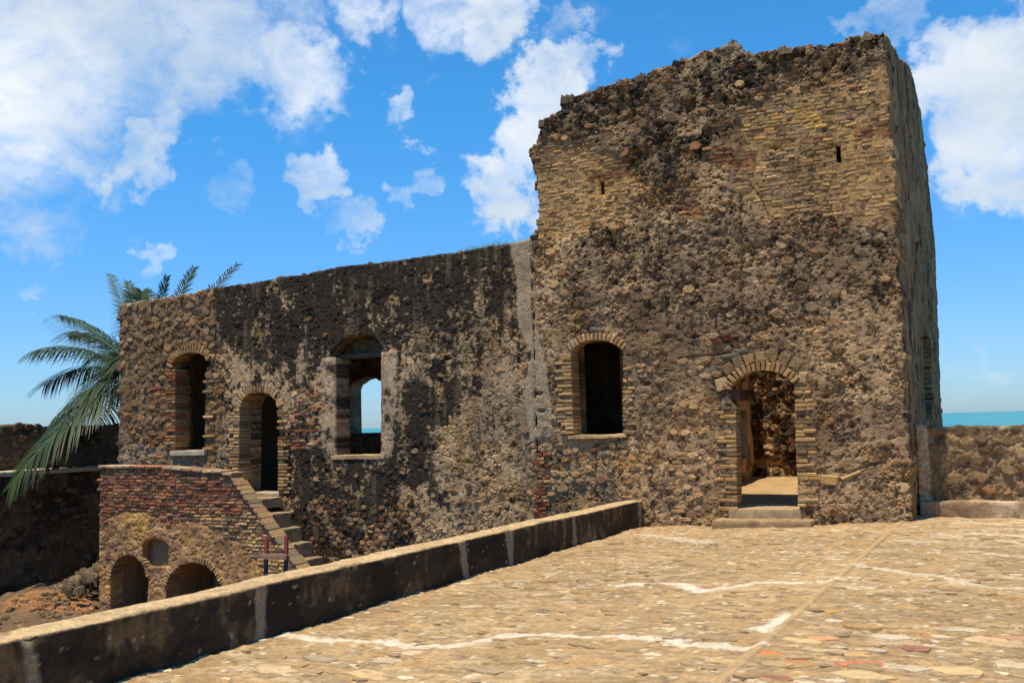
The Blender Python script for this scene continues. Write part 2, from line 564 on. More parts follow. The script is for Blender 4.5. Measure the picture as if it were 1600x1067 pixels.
# --- relief grids
def wall_mesh(outline, holes, mapping, res, hfn, cfn, thick, rev_seg=.05, rev_amp=.015, back=True, reveal_col=None, hole_thick=None, edge_amp=0., splay=None):
    O = np.asarray(outline, float)
    lo, hi = O.min(0) - res * 2, O.max(0) + res * 2
    nu, nv = int((hi[0] - lo[0]) / res) + 1, int((hi[1] - lo[1]) / res) + 1
    U, V = np.meshgrid(lo[0] + np.arange(nu) * res, lo[1] + np.arange(nv) * res, indexing='ij')
    SD = sd_poly(O, U, V)
    if edge_amp: SD = SD + fbm(U, V, .16, 3, 2) * edge_amp
    for h in holes:
        SD = np.minimum(SD, -sd_poly(h, U, V, .3))
    gu, gv = np.gradient(SD, res)
    inv = SD > -.55 * res
    keepq = inv[:-1, :-1] & inv[1:, :-1] & inv[1:, 1:] & inv[:-1, 1:]
    used = np.zeros(SD.shape, bool)
    used[:-1, :-1] |= keepq; used[1:, :-1] |= keepq; used[1:, 1:] |= keepq; used[:-1, 1:] |= keepq
    snap = used & (SD < .55 * res)
    gl = np.maximum(np.hypot(gu, gv), .5)
    U2 = np.where(snap, U - SD * gu / gl ** 2, U); V2 = np.where(snap, V - SD * gv / gl ** 2, V)
    ids = np.full(SD.shape, -1); ids[used] = np.arange(used.sum())
    u, v = U2[used], V2[used]
    h = hfn(u, v)
    sdv = SD[used]
    h = h - .02 * (1 - sstep(0, .03, sdv))           # worn arrises
    c = cfn(u, v)
    qi, qj = np.nonzero(keepq)
    Q = np.stack([ids[qi, qj], ids[qi + 1, qj], ids[qi + 1, qj + 1], ids[qi, qj + 1]], 1)
    verts = [mapping(u, v, h)]; cols = [c]; F = [Q]
    # reveals
    E = np.concatenate([Q[:, [0, 1]], Q[:, [1, 2]], Q[:, [2, 3]], Q[:, [3, 0]]])
    n = len(u); key = E[:, 0].astype(np.int64) * n + E[:, 1]; rk = E[:, 1].astype(np.int64) * n + E[:, 0]
    bd = E[~np.isin(key, rk)]
    bv = np.unique(bd); lut = np.full(n, -1); lut[bv] = np.arange(len(bv))
    g1, g2 = (gu / gl)[used][bv], (gv / gl)[used][bv]
    ns = max(2, int(thick / rev_seg))
    prev = bv; off = n
    T = np.full(len(bv), thick)
    if hole_thick is not None:
        for hh, t in zip(holes, hole_thick):
            T[np.abs(sd_poly(hh, u[bv], v[bv], .3)) < .03] = t
    SP = np.full(len(bv), 9.)
    if splay is not None:
        for hh, t in zip(holes, splay):
            SP[np.abs(sd_poly(hh, u[bv], v[bv], .3)) < .03] = t
    for k in range(1, ns + 1):
        dep = T * k / ns
        wv = fbm(u[bv] + v[bv] * .7, dep + v[bv], .09, 3, 4) * rev_amp + .01
        if k == ns: wv = wv * 0
        wv = wv + np.maximum(dep - SP, 0) * .75
        uu, vv = u[bv] - 0 + g1 * wv, v[bv] + g2 * wv
        verts.append(mapping(uu, vv, h[bv] * (1 - k / ns) - dep))
        cc = c[bv] if reveal_col is None else reveal_col(u[bv] + dep, v[bv])
        cols.append(cc * (1 + .25 * fbm(u[bv] + v[bv], dep + v[bv] * .3, .07, 3, 6))[:, None])
        cur = off + np.arange(len(bv))
        a, b = lut[bd[:, 0]], lut[bd[:, 1]]
        F.append(np.stack([prev[b], prev[a], cur[a], cur[b]], 1))
        prev = cur; off += len(bv)
    if back:
        rb = .15
        nu, nv = int((hi[0] - lo[0]) / rb) + 1, int((hi[1] - lo[1]) / rb) + 1
        Ub, Vb = np.meshgrid(lo[0] + np.arange(nu) * rb, lo[1] + np.arange(nv) * rb, indexing='ij')
        S = sd_poly(O, Ub, Vb)
        for hh in holes: S = np.minimum(S, -sd_poly(hh, Ub, Vb, .5))
        kq = (S[:-1, :-1] > 0) & (S[1:, :-1] > 0) & (S[1:, 1:] > 0) & (S[:-1, 1:] > 0)
        idb = np.arange(Ub.size).reshape(Ub.shape) + off
        qi, qj = np.nonzero(kq)
        F.append(np.stack([idb[qi, qj + 1], idb[qi + 1, qj + 1], idb[qi + 1, qj], idb[qi, qj]], 1))
        verts.append(mapping(Ub.ravel(), Vb.ravel(), np.full(Ub.size, -thick + .012)))
        cols.append(cfn(Ub.ravel(), Vb.ravel()))
    Vt = np.concatenate(verts); Ct = np.concatenate(cols); Ft = np.concatenate(F)
    um = np.unique(Ft); lut = np.zeros(len(Vt), np.int64); lut[um] = np.arange(len(um))
    return Vt[um], lut[Ft], Ct[um]


def prism(poly, y0, y1, axis='y'):
    """closed box-like solid of a polygon (u,z) between y0 and y1"""
    n = len(poly); P = np.asarray(poly, float)
    A = np.c_[P[:, 0], np.full(n, y0), P[:, 1]]; B = np.c_[P[:, 0], np.full(n, y1), P[:, 1]]
    return np.concatenate([A, B]), [list(range(n))] + [list(range(2 * n - 1, n - 1, -1))] + [[(i + 1) % n, i, i + n, (i + 1) % n + n] for i in range(n)]


def rough_box(lo, hi, res, amp, colr, seed=0, bevel=.015):
    """box whose six sides are fine grids with worn edges and slight relief"""
    lo, hi = np.array(lo, float), np.array(hi, float)
    VV, FF, off = [], [], 0
    for ax in range(3):
        for sgn in (0, 1):
            a, b = (ax + 1) % 3, (ax + 2) % 3
            na, nb = max(2, int((hi[a] - lo[a]) / res) + 1), max(2, int((hi[b] - lo[b]) / res) + 1)
            A, B = np.meshgrid(np.linspace(lo[a], hi[a], na), np.linspace(lo[b], hi[b], nb), indexing='ij')
            P = np.zeros(A.shape + (3,)); P[..., a] = A; P[..., b] = B; P[..., ax] = hi[ax] if sgn else lo[ax]
            idx = np.arange(A.size).reshape(A.shape) + off
            q = np.stack([idx[:-1, :-1], idx[1:, :-1], idx[1:, 1:], idx[:-1, 1:]], -1).reshape(-1, 4)
            if not sgn: q = q[:, ::-1]
            VV.append(P.reshape(-1, 3)); FF.append(q); off += A.size
    V = np.concatenate(VV); F = np.concatenate(FF)
    ctr = (lo + hi) / 2; hs = (hi - lo) / 2
    q = (V - ctr)
    # round the edges
    e = np.maximum(np.abs(q) - (hs - bevel), 0)
    l = np.linalg.norm(e, axis=1)
    k = np.where(l > bevel, bevel / np.maximum(l, 1e-9), 1)
    inner = np.sign(q) * np.minimum(np.abs(q), hs - bevel)
    V = ctr + inner + np.sign(q) * e * k[:, None]
    d = fbm(V[:, 0] + V[:, 1] * .7, V[:, 2] + V[:, 1] * .6, .25, 4, seed) * amp
    d2 = fbm(V[:, 0] - V[:, 1] * .4, V[:, 2] * 1.3 - V[:, 1], .06, 3, seed + 3) * amp * .5
    nrm = q / hs; nrm = nrm ** 5; nrm /= np.maximum(np.linalg.norm(nrm, axis=1), 1e-6)[:, None]
    V = V + nrm * (d + d2)[:, None]
    C = np.asarray(colr, float) * (1 + .3 * fbm(V[:, 0] + V[:, 1], V[:, 2] + V[:, 1] * .5, .2, 5, seed + 1, .6))[:, None]
    return V, F, C


# ------------------------------------------------------------------ colours (albedo)
MORTAR = np.array([.33, .228, .125]); OCHRE = np.array([.40, .255, .095]); GREYST = np.array([.25, .205, .155])
BROWN = np.array([.17, .12, .075]); PALE = np.array([.50, .37, .235]); BLACK = np.array([.022, .019, .017])
CEMENT = np.array([.27, .24, .20]); RED = np.array([.25, .09, .042]); DRED = np.array([.10, .038, .028])
YELLOW = np.array([.50, .33, .075]); TANB = np.array([.38, .265, .13])
STONES = np.array([[.31, .21, .115], [.24, .16, .09], [.36, .24, .11], [.22, .175, .125], [.40, .285, .165], [.29, .155, .075], [.18, .12, .07], [.33, .25, .17]])
DWALL = 15.18


def W(pts, Y=DWALL): return np.array([on_y(x, y, Y)[[0, 2]] for x, y in pts])


def pal(cols, w=None):
    cols = np.asarray(cols, float)
    def f(u, v, r): return cols[r.choice(len(cols), len(u), p=w)] * r.uniform(.8, 1.2, (len(u), 1))
    return f


def rubble_height(u, v, s=.13, seed=0, amp=.03):
    wu = u + fbm(u, v, .2, 3, seed + 3) * .035; wv = v + fbm(u, v, .2, 3, seed + 8) * .03
    f1, f2, i = worley(wu, wv * 1.35, s, seed)
    return (sstep(.0, .35, f2 - f1) * (.5 + i) * .8 - .35) * amp, i, f2 - f1


def crag(u, v, seed=0):
    """rough eroded mortar and stone: chunks, hollows, chips"""
    h = fbm(u, v, 1.1, 3, seed) * .026
    a = fbm(u, v, .2, 5, seed + 1, .64)
    h = h + a * .020 + np.maximum(a - .25, 0) * .03 - np.maximum(-a - .22, 0) * .075
    f1, f2, i = worley(u + fbm(u, v, .12, 3, seed + 2) * .04, v * 1.3 + fbm(u, v, .1, 3, seed + 5) * .03, .072, seed + 3)
    h = h + (sstep(0, .5, f2 - f1) * (.1 + i * 1.1) - .4) * .012
    b = fbm(u, v * 1.3, .045, 3, seed + 6, .65)
    rg = np.abs(fbm(u + 5, v * 1.5, .075, 4, seed + 9, .62))
    fine = vn(u * 38, v * 44, 3) * .0045 + vn(u * 61, v * 66, 5) * .003
    return h + fine + b * .012 - .030 * (1 - sstep(.0, .15, rg)) + .008


def skin_mask(u, v):
    """where the old render still clings to the stones"""
    return sstep(-.10, .14, fbm(u + 3, v * 1.1, .55, 6, 11, .66) + .24)


def plaster(u, v):
    p = fbm(u * .8, v * 1.3, .06, 4, 4, .7)
    return fbm(u, v, .8, 4, 5) * .018 + fbm(u * .7, v * 1.3, .14, 4, 9, .6) * .005 + p * .0035 - np.maximum(-p - .34, 0) * .07 + vn(u * 36, v * 40, 7) * .0018 + vn(u * 60, v * 63, 2) * .0016 + .014


# ------------------------------------------------------------------ shared wall features, on the plane of the front wall
H_W1 = W([(268, 574), (270, 566), (276, 558), (286, 552), (297, 550), (309, 551), (319, 556), (325, 565), (326, 571), (320, 574), (318, 705), (274, 705), (274, 576)])
H_D2 = W([(375, 636), (380, 622), (391, 614), (404, 612), (420, 615), (430, 624), (435, 636), (437, 772), (373, 772)])
H_W2 = W([(514, 557), (526, 541), (538, 530), (552, 525), (568, 522), (582, 526), (592, 534), (598, 542), (595, 552), (595, 712), (526, 712), (525, 558)])
H_W3 = W([(892, 548), (900, 540), (911, 533), (928, 530), (945, 531), (960, 536), (972, 545), (974, 600), (975, 680), (897, 680), (894, 620)])
H_DR = W([(1141, 610), (1146, 598), (1155, 589), (1171, 581), (1192, 577), (1212, 580), (1230, 588), (1241, 600), (1243, 610), (1245, 690), (1249, 800), (1152, 800), (1150, 690), (1149, 632), (1143, 626)])
H_S1 = W([(937, 284), (943, 284), (944, 304), (938, 304)])
H_S2 = W([(1306, 228), (1313, 228), (1314, 254), (1307, 254)])
XC = -1.50
XSEAM = W([(836, 600)])[0, 0]
HOLES_WING = [H_W1, H_D2, H_W2]
HOLES_TOWER = [H_W3, H_DR, H_S1, H_S2]

wing_top = W([(185, 476), (232, 467), (290, 460), (330, 450), (400, 441), (450, 431), (480, 428), (530, 417), (600, 409), (640, 403), (690, 397), (720, 393), (770, 384), (800, 380), (822, 375), (836, 372)])
OUT_WING = np.concatenate([[[wing_top[0, 0] - .03, -1.85]], wing_top, [[XSEAM, wing_top[-1, 1]], [XSEAM, -1.85]]])
OUT_WING[-3, 0] = XSEAM
tw = [(836, 372), (838, 360), (843, 345), (841, 318), (840, 290), (834, 265), (826, 243), (826, 232), (838, 222), (845, 205), (847, 190), (862, 181), (878, 170), (878, 158), (884, 153), (905, 149),
      (935, 138), (965, 128), (1000, 120), (1020, 112), (1050, 102), (1055, 96), (1082, 88), (1110, 78), (1135, 70), (1150, 64), (1158, 72), (1166, 82), (1180, 84), (1200, 80), (1235, 76), (1255, 71),
      (1290, 72), (1305, 66), (1322, 58), (1350, 55), (1375, 50), (1390, 44)]
tw_top = W(tw); tw_top[:, 0] = np.minimum(tw_top[:, 0], XC - .02)
OUT_TOWER = np.concatenate([[[XSEAM, -.35]], [[XSEAM, tw_top[0, 1]]], tw_top[1:], [[XC, tw_top[-1, 1]], [XC, -.35]]])

# region polygons
R_BRICK_A = W([(838, 232), (900, 222), (985, 240), (1000, 300), (985, 345), (900, 366), (838, 372)])
R_BRICK_B = W([(1150, 175), (1200, 150), (1300, 118), (1392, 95), (1405, 210), (1407, 340), (1290, 335), (1190, 330), (1150, 300), (1138, 225)])
R_YEL = W([(1142, 185), (1220, 165), (1300, 158), (1290, 200), (1230, 215), (1140, 222)])
R_REDS = [W(p) for p in ([(1062, 318), (1085, 310), (1105, 322), (1098, 336), (1066, 336)], [(1098, 235), (1130, 228), (1180, 240), (1182, 268), (1150, 262), (1110, 250)],
          [(1330, 200), (1403, 190), (1404, 205), (1335, 216)], [(962, 250), (985, 246), (986, 276), (966, 272)], [(915, 272), (975, 262), (972, 282), (918, 284)], [(1100, 200), (1135, 180), (1140, 190), (1110, 208)], [(1250, 215), (1300, 208), (1302, 214), (1250, 222)])]
R_BLACKTOP = W([(840, 150), (1395, 30), (1392, 105), (1250, 130), (1180, 150), (1150, 200), (1110, 260), (1040, 270), (1000, 240), (985, 205), (850, 225)])
R_PALE = [W(p) for p in ([(1160, 300), (1408, 265), (1410, 330), (1330, 350), (1170, 345)], [(1090, 360), (1400, 350), (1412, 470), (1250, 520), (1100, 470)], [(880, 370), (1000, 360), (1010, 440), (900, 430)],
         [(1280, 500), (1415, 480), (1418, 640), (1290, 640)])]
R_CEM = W([(795, 380), (828, 376), (832, 430), (826, 480), (838, 520), (852, 560), (856, 610), (862, 650), (866, 684), (834, 688), (822, 650), (822, 600), (828, 560), (815, 510), (805, 440)])
R_RUB_T = W([(850, 690), (980, 660), (985, 560), (1060, 520), (1135, 540), (1140, 640), (1120, 815), (850, 815)])
R_RUB_L = W([(180, 470), (330, 450), (345, 560), (345, 730), (180, 735)])
R_ORANGE = W([(470, 800), (560, 780), (620, 790), (640, 880), (470, 890)])
R_DARKLOW = W([(455, 560), (520, 700), (610, 610), (700, 600), (680, 740), (620, 860), (450, 880), (440, 780)])


def inreg(P, u, v, soft=.12, warp=.12, seed=3, far=.5):
    return sstep(-soft, soft, sd_poly(P, u, v, far) + fbm(u, v, .45, 4, seed, .6) * warp)


def front_masks(u, v):
    m = {}
    m['bA'] = inreg(R_BRICK_A, u, v); m['bB'] = inreg(R_BRICK_B, u, v, seed=5)
    m['red'] = np.zeros(np.shape(u))
    for P in R_REDS: m['red'] = np.maximum(m['red'], inreg(P, u, v, .03, .05, 8))
    m['blk'] = inreg(R_BLACKTOP, u, v, .25, .35, 2)
    m['pale'] = np.zeros(np.shape(u))
    for P in R_PALE: m['pale'] = np.maximum(m['pale'], inreg(P, u, v, .3, .5, 6))
    m['cem'] = inreg(R_CEM, u, v, .02, .06, 4)
    m['rt'] = inreg(R_RUB_T, u, v, .2, .3, 7)
    m['rl'] = inreg(R_RUB_L, u, v, .06, .1, 9)
    m['or'] = inreg(R_ORANGE, u, v, .2, .3, 1)
    m['dl'] = inreg(R_DARKLOW, u, v, .3, .5, 2)
    return m


PITS = W([(1043, 526), (1084, 526), (1113, 440), (1140, 413), (1137, 533), (843, 615), (847, 642), (1250, 440), (1060, 330), (985, 262), (1210, 232), (1010, 600), (1290, 620), (700, 560), (650, 700), (1350, 560), (960, 440), (1000, 283), (945, 700), (1380, 700)])
CRACKS = [W([(1002, 318), (1010, 345), (1014, 372), (1020, 400)]), W([(1172, 290), (1190, 312), (1202, 345)]), W([(930, 706), (931, 750), (930, 800)]), W([(1158, 300), (1159, 400), (1161, 500)]),
          W([(1064, 560), (1090, 556), (1140, 552)]), W([(1270, 770), (1310, 752), (1345, 730), (1380, 722)]), W([(1050, 365), (1046, 385), (1040, 400)]), W([(334, 460), (336, 560), (345, 600)])]


def hz(u, v):
    m = front_masks(u, v)
    h = crag(u, v, 0) * .62 + np.minimum(fbm(u, v, .42, 4, 13, .6), .25) * .026
    sk = skin_mask(u, v) * .95
    h = h * (1 - sk) + plaster(u, v) * sk
    flat = np.maximum(m['bA'], m['bB'])
    h = h * (1 - .78 * flat) - .006 * flat
    h = h * (1 - .75 * m['cem']) + .022 * m['cem']
    rub = np.maximum(m['rt'], m['rl'])
    h = h * (1 - .45 * rub) - .022 * rub
    top = sstep(3.0, 5.0, v) * (1 - flat) * (u > XSEAM)
    h = h * (1 + .5 * top)
    # render left on the wing: flatter skin that has come off in places
    wing = (u < XSEAM) * (1 - m['rl'])
    h = h * (1 - .42 * wing)
    frm = sstep(-.02, .03, np.maximum(sd_poly(W([(502, 560), (526, 560), (526, 712), (502, 705)]), u, v, .4), sd_poly(W([(595, 552), (622, 548), (620, 640), (612, 712), (595, 712)]), u, v, .4)))
    h = h * (1 - .6 * frm) + .012 * frm
    for q in PITS:
        h = h - .075 * np.exp(-(((u - q[0]) / .06) ** 2 + ((v - q[1]) / .032) ** 2) ** 1.5)
    for k, c in enumerate(CRACKS):
        h = h - .03 * (1 - sstep(.004, .03, d_line(c, u + fbm(u, v, .1, 2, 3) * .02, v)))
    return h


def cz(u, v):
    m = front_masks(u, v)
    n1 = fbm(u, v, .55, 5, 3, .62); n2 = fbm(u, v, .16, 4, 5, .6); n3 = fbm(u, v, .07, 3, 7, .6)
    c = np.tile(MORTAR, (len(u), 1)) * 1.0
    c = mixc3(c, OCHRE, sstep(.05, .6, n1) * .8)
    c = mixc3(c, GREYST, sstep(.1, .6, -n1) * .7)
    c = mixc3(c, PALE, sstep(.25, .7, n2) * .55)
    c = mixc3(c, BROWN, sstep(.15, .6, -n2) * .75)
    c = mixc3(c, PALE * .95, m['pale'] * sstep(-.6, .3, n2) * .75)
    f1, f2, i = worley(u, v * 1.3, .09, 3)
    c = mixc3(c, STONES[(i * 7.99).astype(int)], sstep(.15, .3, f2 - f1) * .35)
    sk = skin_mask(u, v)
    c = mixc3(c, np.array([.31, .235, .155]), sk * .55)
    c = mixc3(c, np.array([.45, .35, .245]), sk * sstep(.0, .5, fbm(u, v, .3, 5, 13, .65)) * .55)
    wing = (u < XSEAM) * 1.
    c = mixc3(c, np.array([.46, .36, .25]), wing * sk * (1 - m['rl']) * .35)
    rl = m['rl'][:, None]
    c = c * (1 - rl) + (c * [.60, .56, .56]) * rl
    c = mixc3(c, [.34, .17, .07], m['or'] * sstep(-.2, .5, n2) * .6)
    c = mixc3(c, OCHRE, m['bA'] * .45); c = mixc3(c, OCHRE * .95, m['bB'] * .45)
    c = mixc3(c, RED * .8, m['red'] * .6)
    c = mixc3(c, [.12, .088, .055], sstep(.0, .55, fbm(u, v * .9, .75, 6, 1, .66)) * .55 * (1 - .5 * m['pale']))
    c = mixc3(c, [.21, .175, .135], sstep(.1, .5, fbm(u, v * .9, .5, 6, 8, .66)) * .5)
    tz_ = (1 - wing) * sstep(-.25, .45, fbm(u, v * .8, 1.0, 6, 7, .7) + .12 + .25 * m['blk'] - .5 * m['cem'])
    c = mixc3(c, c * [.50, .50, .54], tz_ * .85)
    # lichen and soot, in runs down the wall
    run = fbm(u * 3.0, v * .8, .75, 5, 9, .62)
    blot = fbm(u, v, .36, 6, 12, .76)
    spk = fbm(u, v, .07, 3, 14, .65)
    topd = sstep(1.3, 4.4, v + .3 * n1)
    kw = (1 - m['rl']) * wing
    cov = kw * (-.25 + .64 * topd + .5 * m['dl']) + (1 - wing) * (-.42 + .46 * m['blk'] + .16 * m['rt']) + m['rl'] * -.5 - .9 * m['cem'] - .30 * np.maximum(m['bA'], m['bB']) * (1 - wing)
    fadeR = sstep(-9.0, -7.4, u) * wing
    cov = cov - .12 * fadeR
    cov = cov + .16 * fbm(u, v, 1.3, 3, 6) * (1 - wing)
    b = sstep(.0, .13, cov + run * .28 + blot * .5 + spk * .30)
    dots = sstep(.26, .5, fbm(u, v, .055, 3, 15, .6) + .35 * fbm(u, v, .5, 3, 10)) * (1 - .6 * m['cem'])
    b = np.maximum(b, dots * .8)
    thin = sstep(-.25, .4, cov + blot * .5 + run * .4) * .35
    c = mixc3(c, BLACK * 1.8, thin)
    c = mixc3(c, [.019, .016, .014], b * .95)
    c = mixc3(c, CEMENT * 1.0, m['cem'] * np.clip(.62 + .5 * n2 + .2 * n3, .1, .95))
    d = np.full(len(u), 9.)
    st = sstep(.15, .6, fbm(u * 5, v * .5, .8, 5, 14, .65) + .3 * n1) * (1 - .7 * m['cem']); c = mixc3(c, [.13, .10, .07], st * .5)
    # pale render frames round the middle window, cement under the left window
    fr = sd_poly(W([(502, 560), (526, 560), (526, 712), (502, 705)]), u, v, .4); fr2 = sd_poly(W([(595, 552), (622, 548), (620, 640), (612, 712), (595, 712)]), u, v, .4)
    fm = sstep(-.02, .03, np.maximum(fr, fr2) + n2 * .04) * sstep(-.6, .1, n2)
    c = mixc3(c, [.42, .34, .26], fm * .62)
    cu = sstep(-.02, .02, sd_poly(W([(262, 706), (320, 706), (322, 728), (262, 730)]), u, v, .4) + n2 * .02)
    c = mixc3(c, CEMENT * .75, cu * .8)
    wl_ = sstep(-.02, .06, sd_poly(W([(188, 700), (225, 690), (262, 706), (262, 728), (186, 728)]), u, v, .4) + n2 * .1)
    c = mixc3(c, CEMENT * 1.1, wl_ * .55)
    stain = 1 - sstep(.01, .05, d_line(W([(1158, 300), (1159, 400), (1161, 500)]), u, v))
    c = mixc3(c, BROWN, stain * .5)
    return c * (1 + .22 * n3)[:, None]


def free_of(holes, outline, u, v, r):
    ok = sd_poly(outline, u, v) > r * .4
    for h in holes: ok &= sd_poly(h, u, v, .5) < -r
    return ok * 1.


# ================================================================== RUINED WING
fw = MAPS['front'](DWALL)
wing = thing('ruined_house', 'long low stone wing streaked with black lichen, left of the tall tower', 'ruin', (-12, DWALL + 2, -1.75))
V, F, C = wall_mesh(OUT_WING, HOLES_WING, fw, .0155, hz, cz, .62, edge_amp=.015, splay=[.40, 9, .42])
obj('front_wall', npmesh('front_wall', V, F, None, C, False), MAT, wing)

r = np.random.default_rng(11)
pc = Pieces('stone', fw, wing, MAT)


def okL(u, v, rad):
    m = front_masks(u, v)
    return free_of(HOLES_WING, OUT_WING, u, v, rad + .05) * (m['rl'] * .92)


def colL(u, v, r):
    c = pal(STONES * [.72, .68, .68])(u, v, r)
    return c * np.where(fbm(u, v, .5, 4, 2) > .1, .7, 1.)[:, None]


add_stones(pc, (-16.7, -13.9, 1.0, 4.45), .16, .115, okL, hz, colL, r, .28, (.004, .024), .007, blend=(cz, .5), rmax=.8)


def okW(u, v, rad):
    m = front_masks(u, v)
    p = (1 - m['rl']) * (1 - m['cem']) * (.02 + .07 * (fbm(u, v, .7, 3, 4) > .15) + .35 * m['or'] + .25 * sstep(1.6, .2, v) * (fbm(u, v, .5, 3, 8) > -.1))
    return free_of(HOLES_WING, OUT_WING, u, v, rad + .12) * p * (v < 3.4) * (u < XSEAM - .1)


def colW(u, v, r):
    c = pal(STONES)(u, v, r)
    m = front_masks(u, v)
    c = np.where((m['or'] > .5)[:, None] & (r.random(len(u)) < .5)[:, None], c * [1.2, .75, .55], c)
    return c * np.where(fbm(u, v, .3, 5, 12, .68) > .15, .35, .95)[:, None]


add_stones(pc, (-14.2, XSEAM, -1.5, 4.3), .14, .10, okW, hz, colW, r, .1, (.006, .024), .010, blend=(cz, .6))
# crumbling cap stones along the top
for i in range(150):
    t = r.uniform(0, 1); u = -16.6 + t * 9.3; v = np.interp(u, wing_top[:, 0], wing_top[:, 1]) - r.uniform(.0, .06)
    rad = np.full(K, r.uniform(.03, .075)) * r.uniform(.75, 1.2, K)
    L = stone_shape(rad, .04, r)
    L = L[:, [0, 2, 1]] * [1, 1, 1]; L[:, 1] *= .8
    pc.add(u, v, -r.uniform(0, .5), L, ST4[:, ::-1], ST3[:, ::-1], (np.array([.3, .27, .23]) if u < -13.8 else np.array([.10, .09, .08])) * r.uniform(.7, 1.3), .05)
pc.build()

bk = Pieces('brick', fw, wing, MAT)
redp = dirty(pal([RED, RED * 1.3, DRED * 1.5, TANB * .8, RED * .7]), .3); mixp = dirty(pal([TANB, TANB * 1.15, OCHRE, RED * .8, BROWN * 1.3], [.35, .2, .2, .1, .15]))
yes = lambda u, v, rad: np.ones(len(u))
some = lambda p: (lambda u, v, rad: np.full(len(u), p))
zt = lambda q: W([q])[0]
jamb_bricks(bk, [zt((274, 576)), zt((274, 704))], -1, some(.9), .0, redp, r, ln=(.10, .24))
jamb_bricks(bk, [zt((319, 576)), zt((318, 704))], 1, some(.25), .0, mixp, r)
jamb_bricks(bk, [zt((375, 640)), zt((373, 771))], -1, some(.90), .0, mixp, r, ln=(.16, .26), out=(.02, .04))
jamb_bricks(bk, [zt((435, 640)), zt((437, 771))], 1, some(.90), .0, mixp, r, ln=(.14, .24), out=(.02, .04))
arch_bricks(bk, H_W1[[0, 1, 2, 3, 4, 5, 6, 7]], .0, mixp, r, length=.15)
arch_bricks(bk, H_D2[[0, 1, 2, 3, 4, 5, 6]], .0, mixp, r, length=.16)
arch_bricks(bk, H_W2[[0, 1, 2, 3, 4, 5, 6, 7]], -.06, pal([BROWN * .8, TANB * .5]), r, length=.12, out=(.0, .01))
# ragged red bricks between the doorway and the middle window, and the red brick strip by the seam
add_bricks(bk, (W([(458, 600)])[0, 0], W([(502, 600)])[0, 0], W([(480, 700)])[0, 1], W([(480, 600)])[0, 1]), some(.38), hz, redp, r, length=.16)
add_bricks(bk, (W([(270, 700)])[0, 0] - .55, W([(270, 700)])[0, 0] - .2, 1.15, 2.6), some(.5), hz, redp, r, length=.18)
add_bricks(bk, (XSEAM + .02 - .0, XSEAM + .13, W([(840, 806)])[0, 1], W([(840, 700)])[0, 1]), yes, lambda u, v: u * 0 + .0, pal([RED * .6, TANB * .7, DRED * 1.6, BROWN]), r, length=.13, out=(.01, .025))
bk.build()

# window and door fittings of the wing
a = zt((268, 704)); b_ = zt((322, 704))
V, F, C = rough_box((a[0], DWALL - .06, a[1] - .10), (b_[0], DWALL + .5, a[1] + .0), .04, .006, (.50, .45, .38), 1)
obj('window_sill', npmesh('window_sill', V, F, None, C), MAT_SMOOTH, wing)
a = zt((518, 712)); b_ = zt((602, 712))
V, F, C = rough_box((a[0], DWALL - .035, a[1] - .07), (b_[0], DWALL + .55, a[1] + .01), .04, .008, (.34, .26, .17), 2)
obj('window_sill', npmesh('window_sill', V, F, None, C), MAT, wing)
a = zt((512, 559)); b_ = zt((598, 552))
V, F, C = rough_box((a[0], DWALL + .16, a[1] - .03), (b_[0] + .08, DWALL + .34, a[1] + .06), .04, .006, (.09, .06, .04), 3)
obj('lintel', npmesh('lintel', V, F, None, C), MAT_WOOD, wing, label='flat weathered lintel across the arch of the middle window')
void_outline = np.array([[a[0] - .12, a[1] + .055], [b_[0] + .18, a[1] + .055], [b_[0] + .18, a[1] + .6], [a[0] - .12, a[1] + .6]])
V, F, C = wall_mesh(void_outline, [], MAPS['front'](DWALL + .34), .03, lambda u, v: crag(u, v, 4) * 1.4, lambda u, v: np.tile([.09, .07, .05], (len(u), 1)) * (1 + .5 * fbm(u, v, .1, 3, 2))[:, None], .2, back=False)  # dark colour stands in for the shaded void above the lintel
obj('void_shade_backing', npmesh('void_shade_backing', V, F, None, C), MAT, wing)
V, F, C = rough_box((H_D2[:, 0].min() - .02, DWALL - .05, .30), (H_D2[:, 0].max() + .02, DWALL + .7, .452), .05, .006, (.33, .27, .2), 2)
obj('threshold', npmesh('threshold', V, F, None, C), MAT_SMOOTH, wing)

# rear wall of the wing with the arched window that shows the sea
YB = 19.0
HB = np.array([[-13.66, 1.5], [-12.70, 1.5], [-12.70, 2.52], [-12.78, 2.62], [-12.95, 2.71], [-13.18, 2.745], [-13.4, 2.70], [-13.58, 2.6], [-13.66, 2.5]])
ob = np.array([[-16.6, -.2], [XSEAM + 1.9, -.2], [XSEAM + 1.9, 3.95], [-16.6, 3.95]])
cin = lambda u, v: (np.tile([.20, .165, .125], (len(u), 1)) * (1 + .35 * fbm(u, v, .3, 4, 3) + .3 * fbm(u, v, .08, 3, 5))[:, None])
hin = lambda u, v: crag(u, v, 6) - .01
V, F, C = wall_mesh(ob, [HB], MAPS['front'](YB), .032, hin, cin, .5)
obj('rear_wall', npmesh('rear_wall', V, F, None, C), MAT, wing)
pb = Pieces('stone', MAPS['front'](YB), wing, MAT, 60)
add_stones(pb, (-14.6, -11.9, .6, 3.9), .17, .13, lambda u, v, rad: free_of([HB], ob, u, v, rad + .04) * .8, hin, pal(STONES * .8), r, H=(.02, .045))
pb.build()


def slab(name, lo, hi, colr, parent, mat=MAT_SMOOTH, res=.4, amp=.004, **p):
    V, F, C = rough_box(lo, hi, res, amp, colr, 5)
    return obj(name, npmesh(name, V, F, None, C), mat, parent, **p)


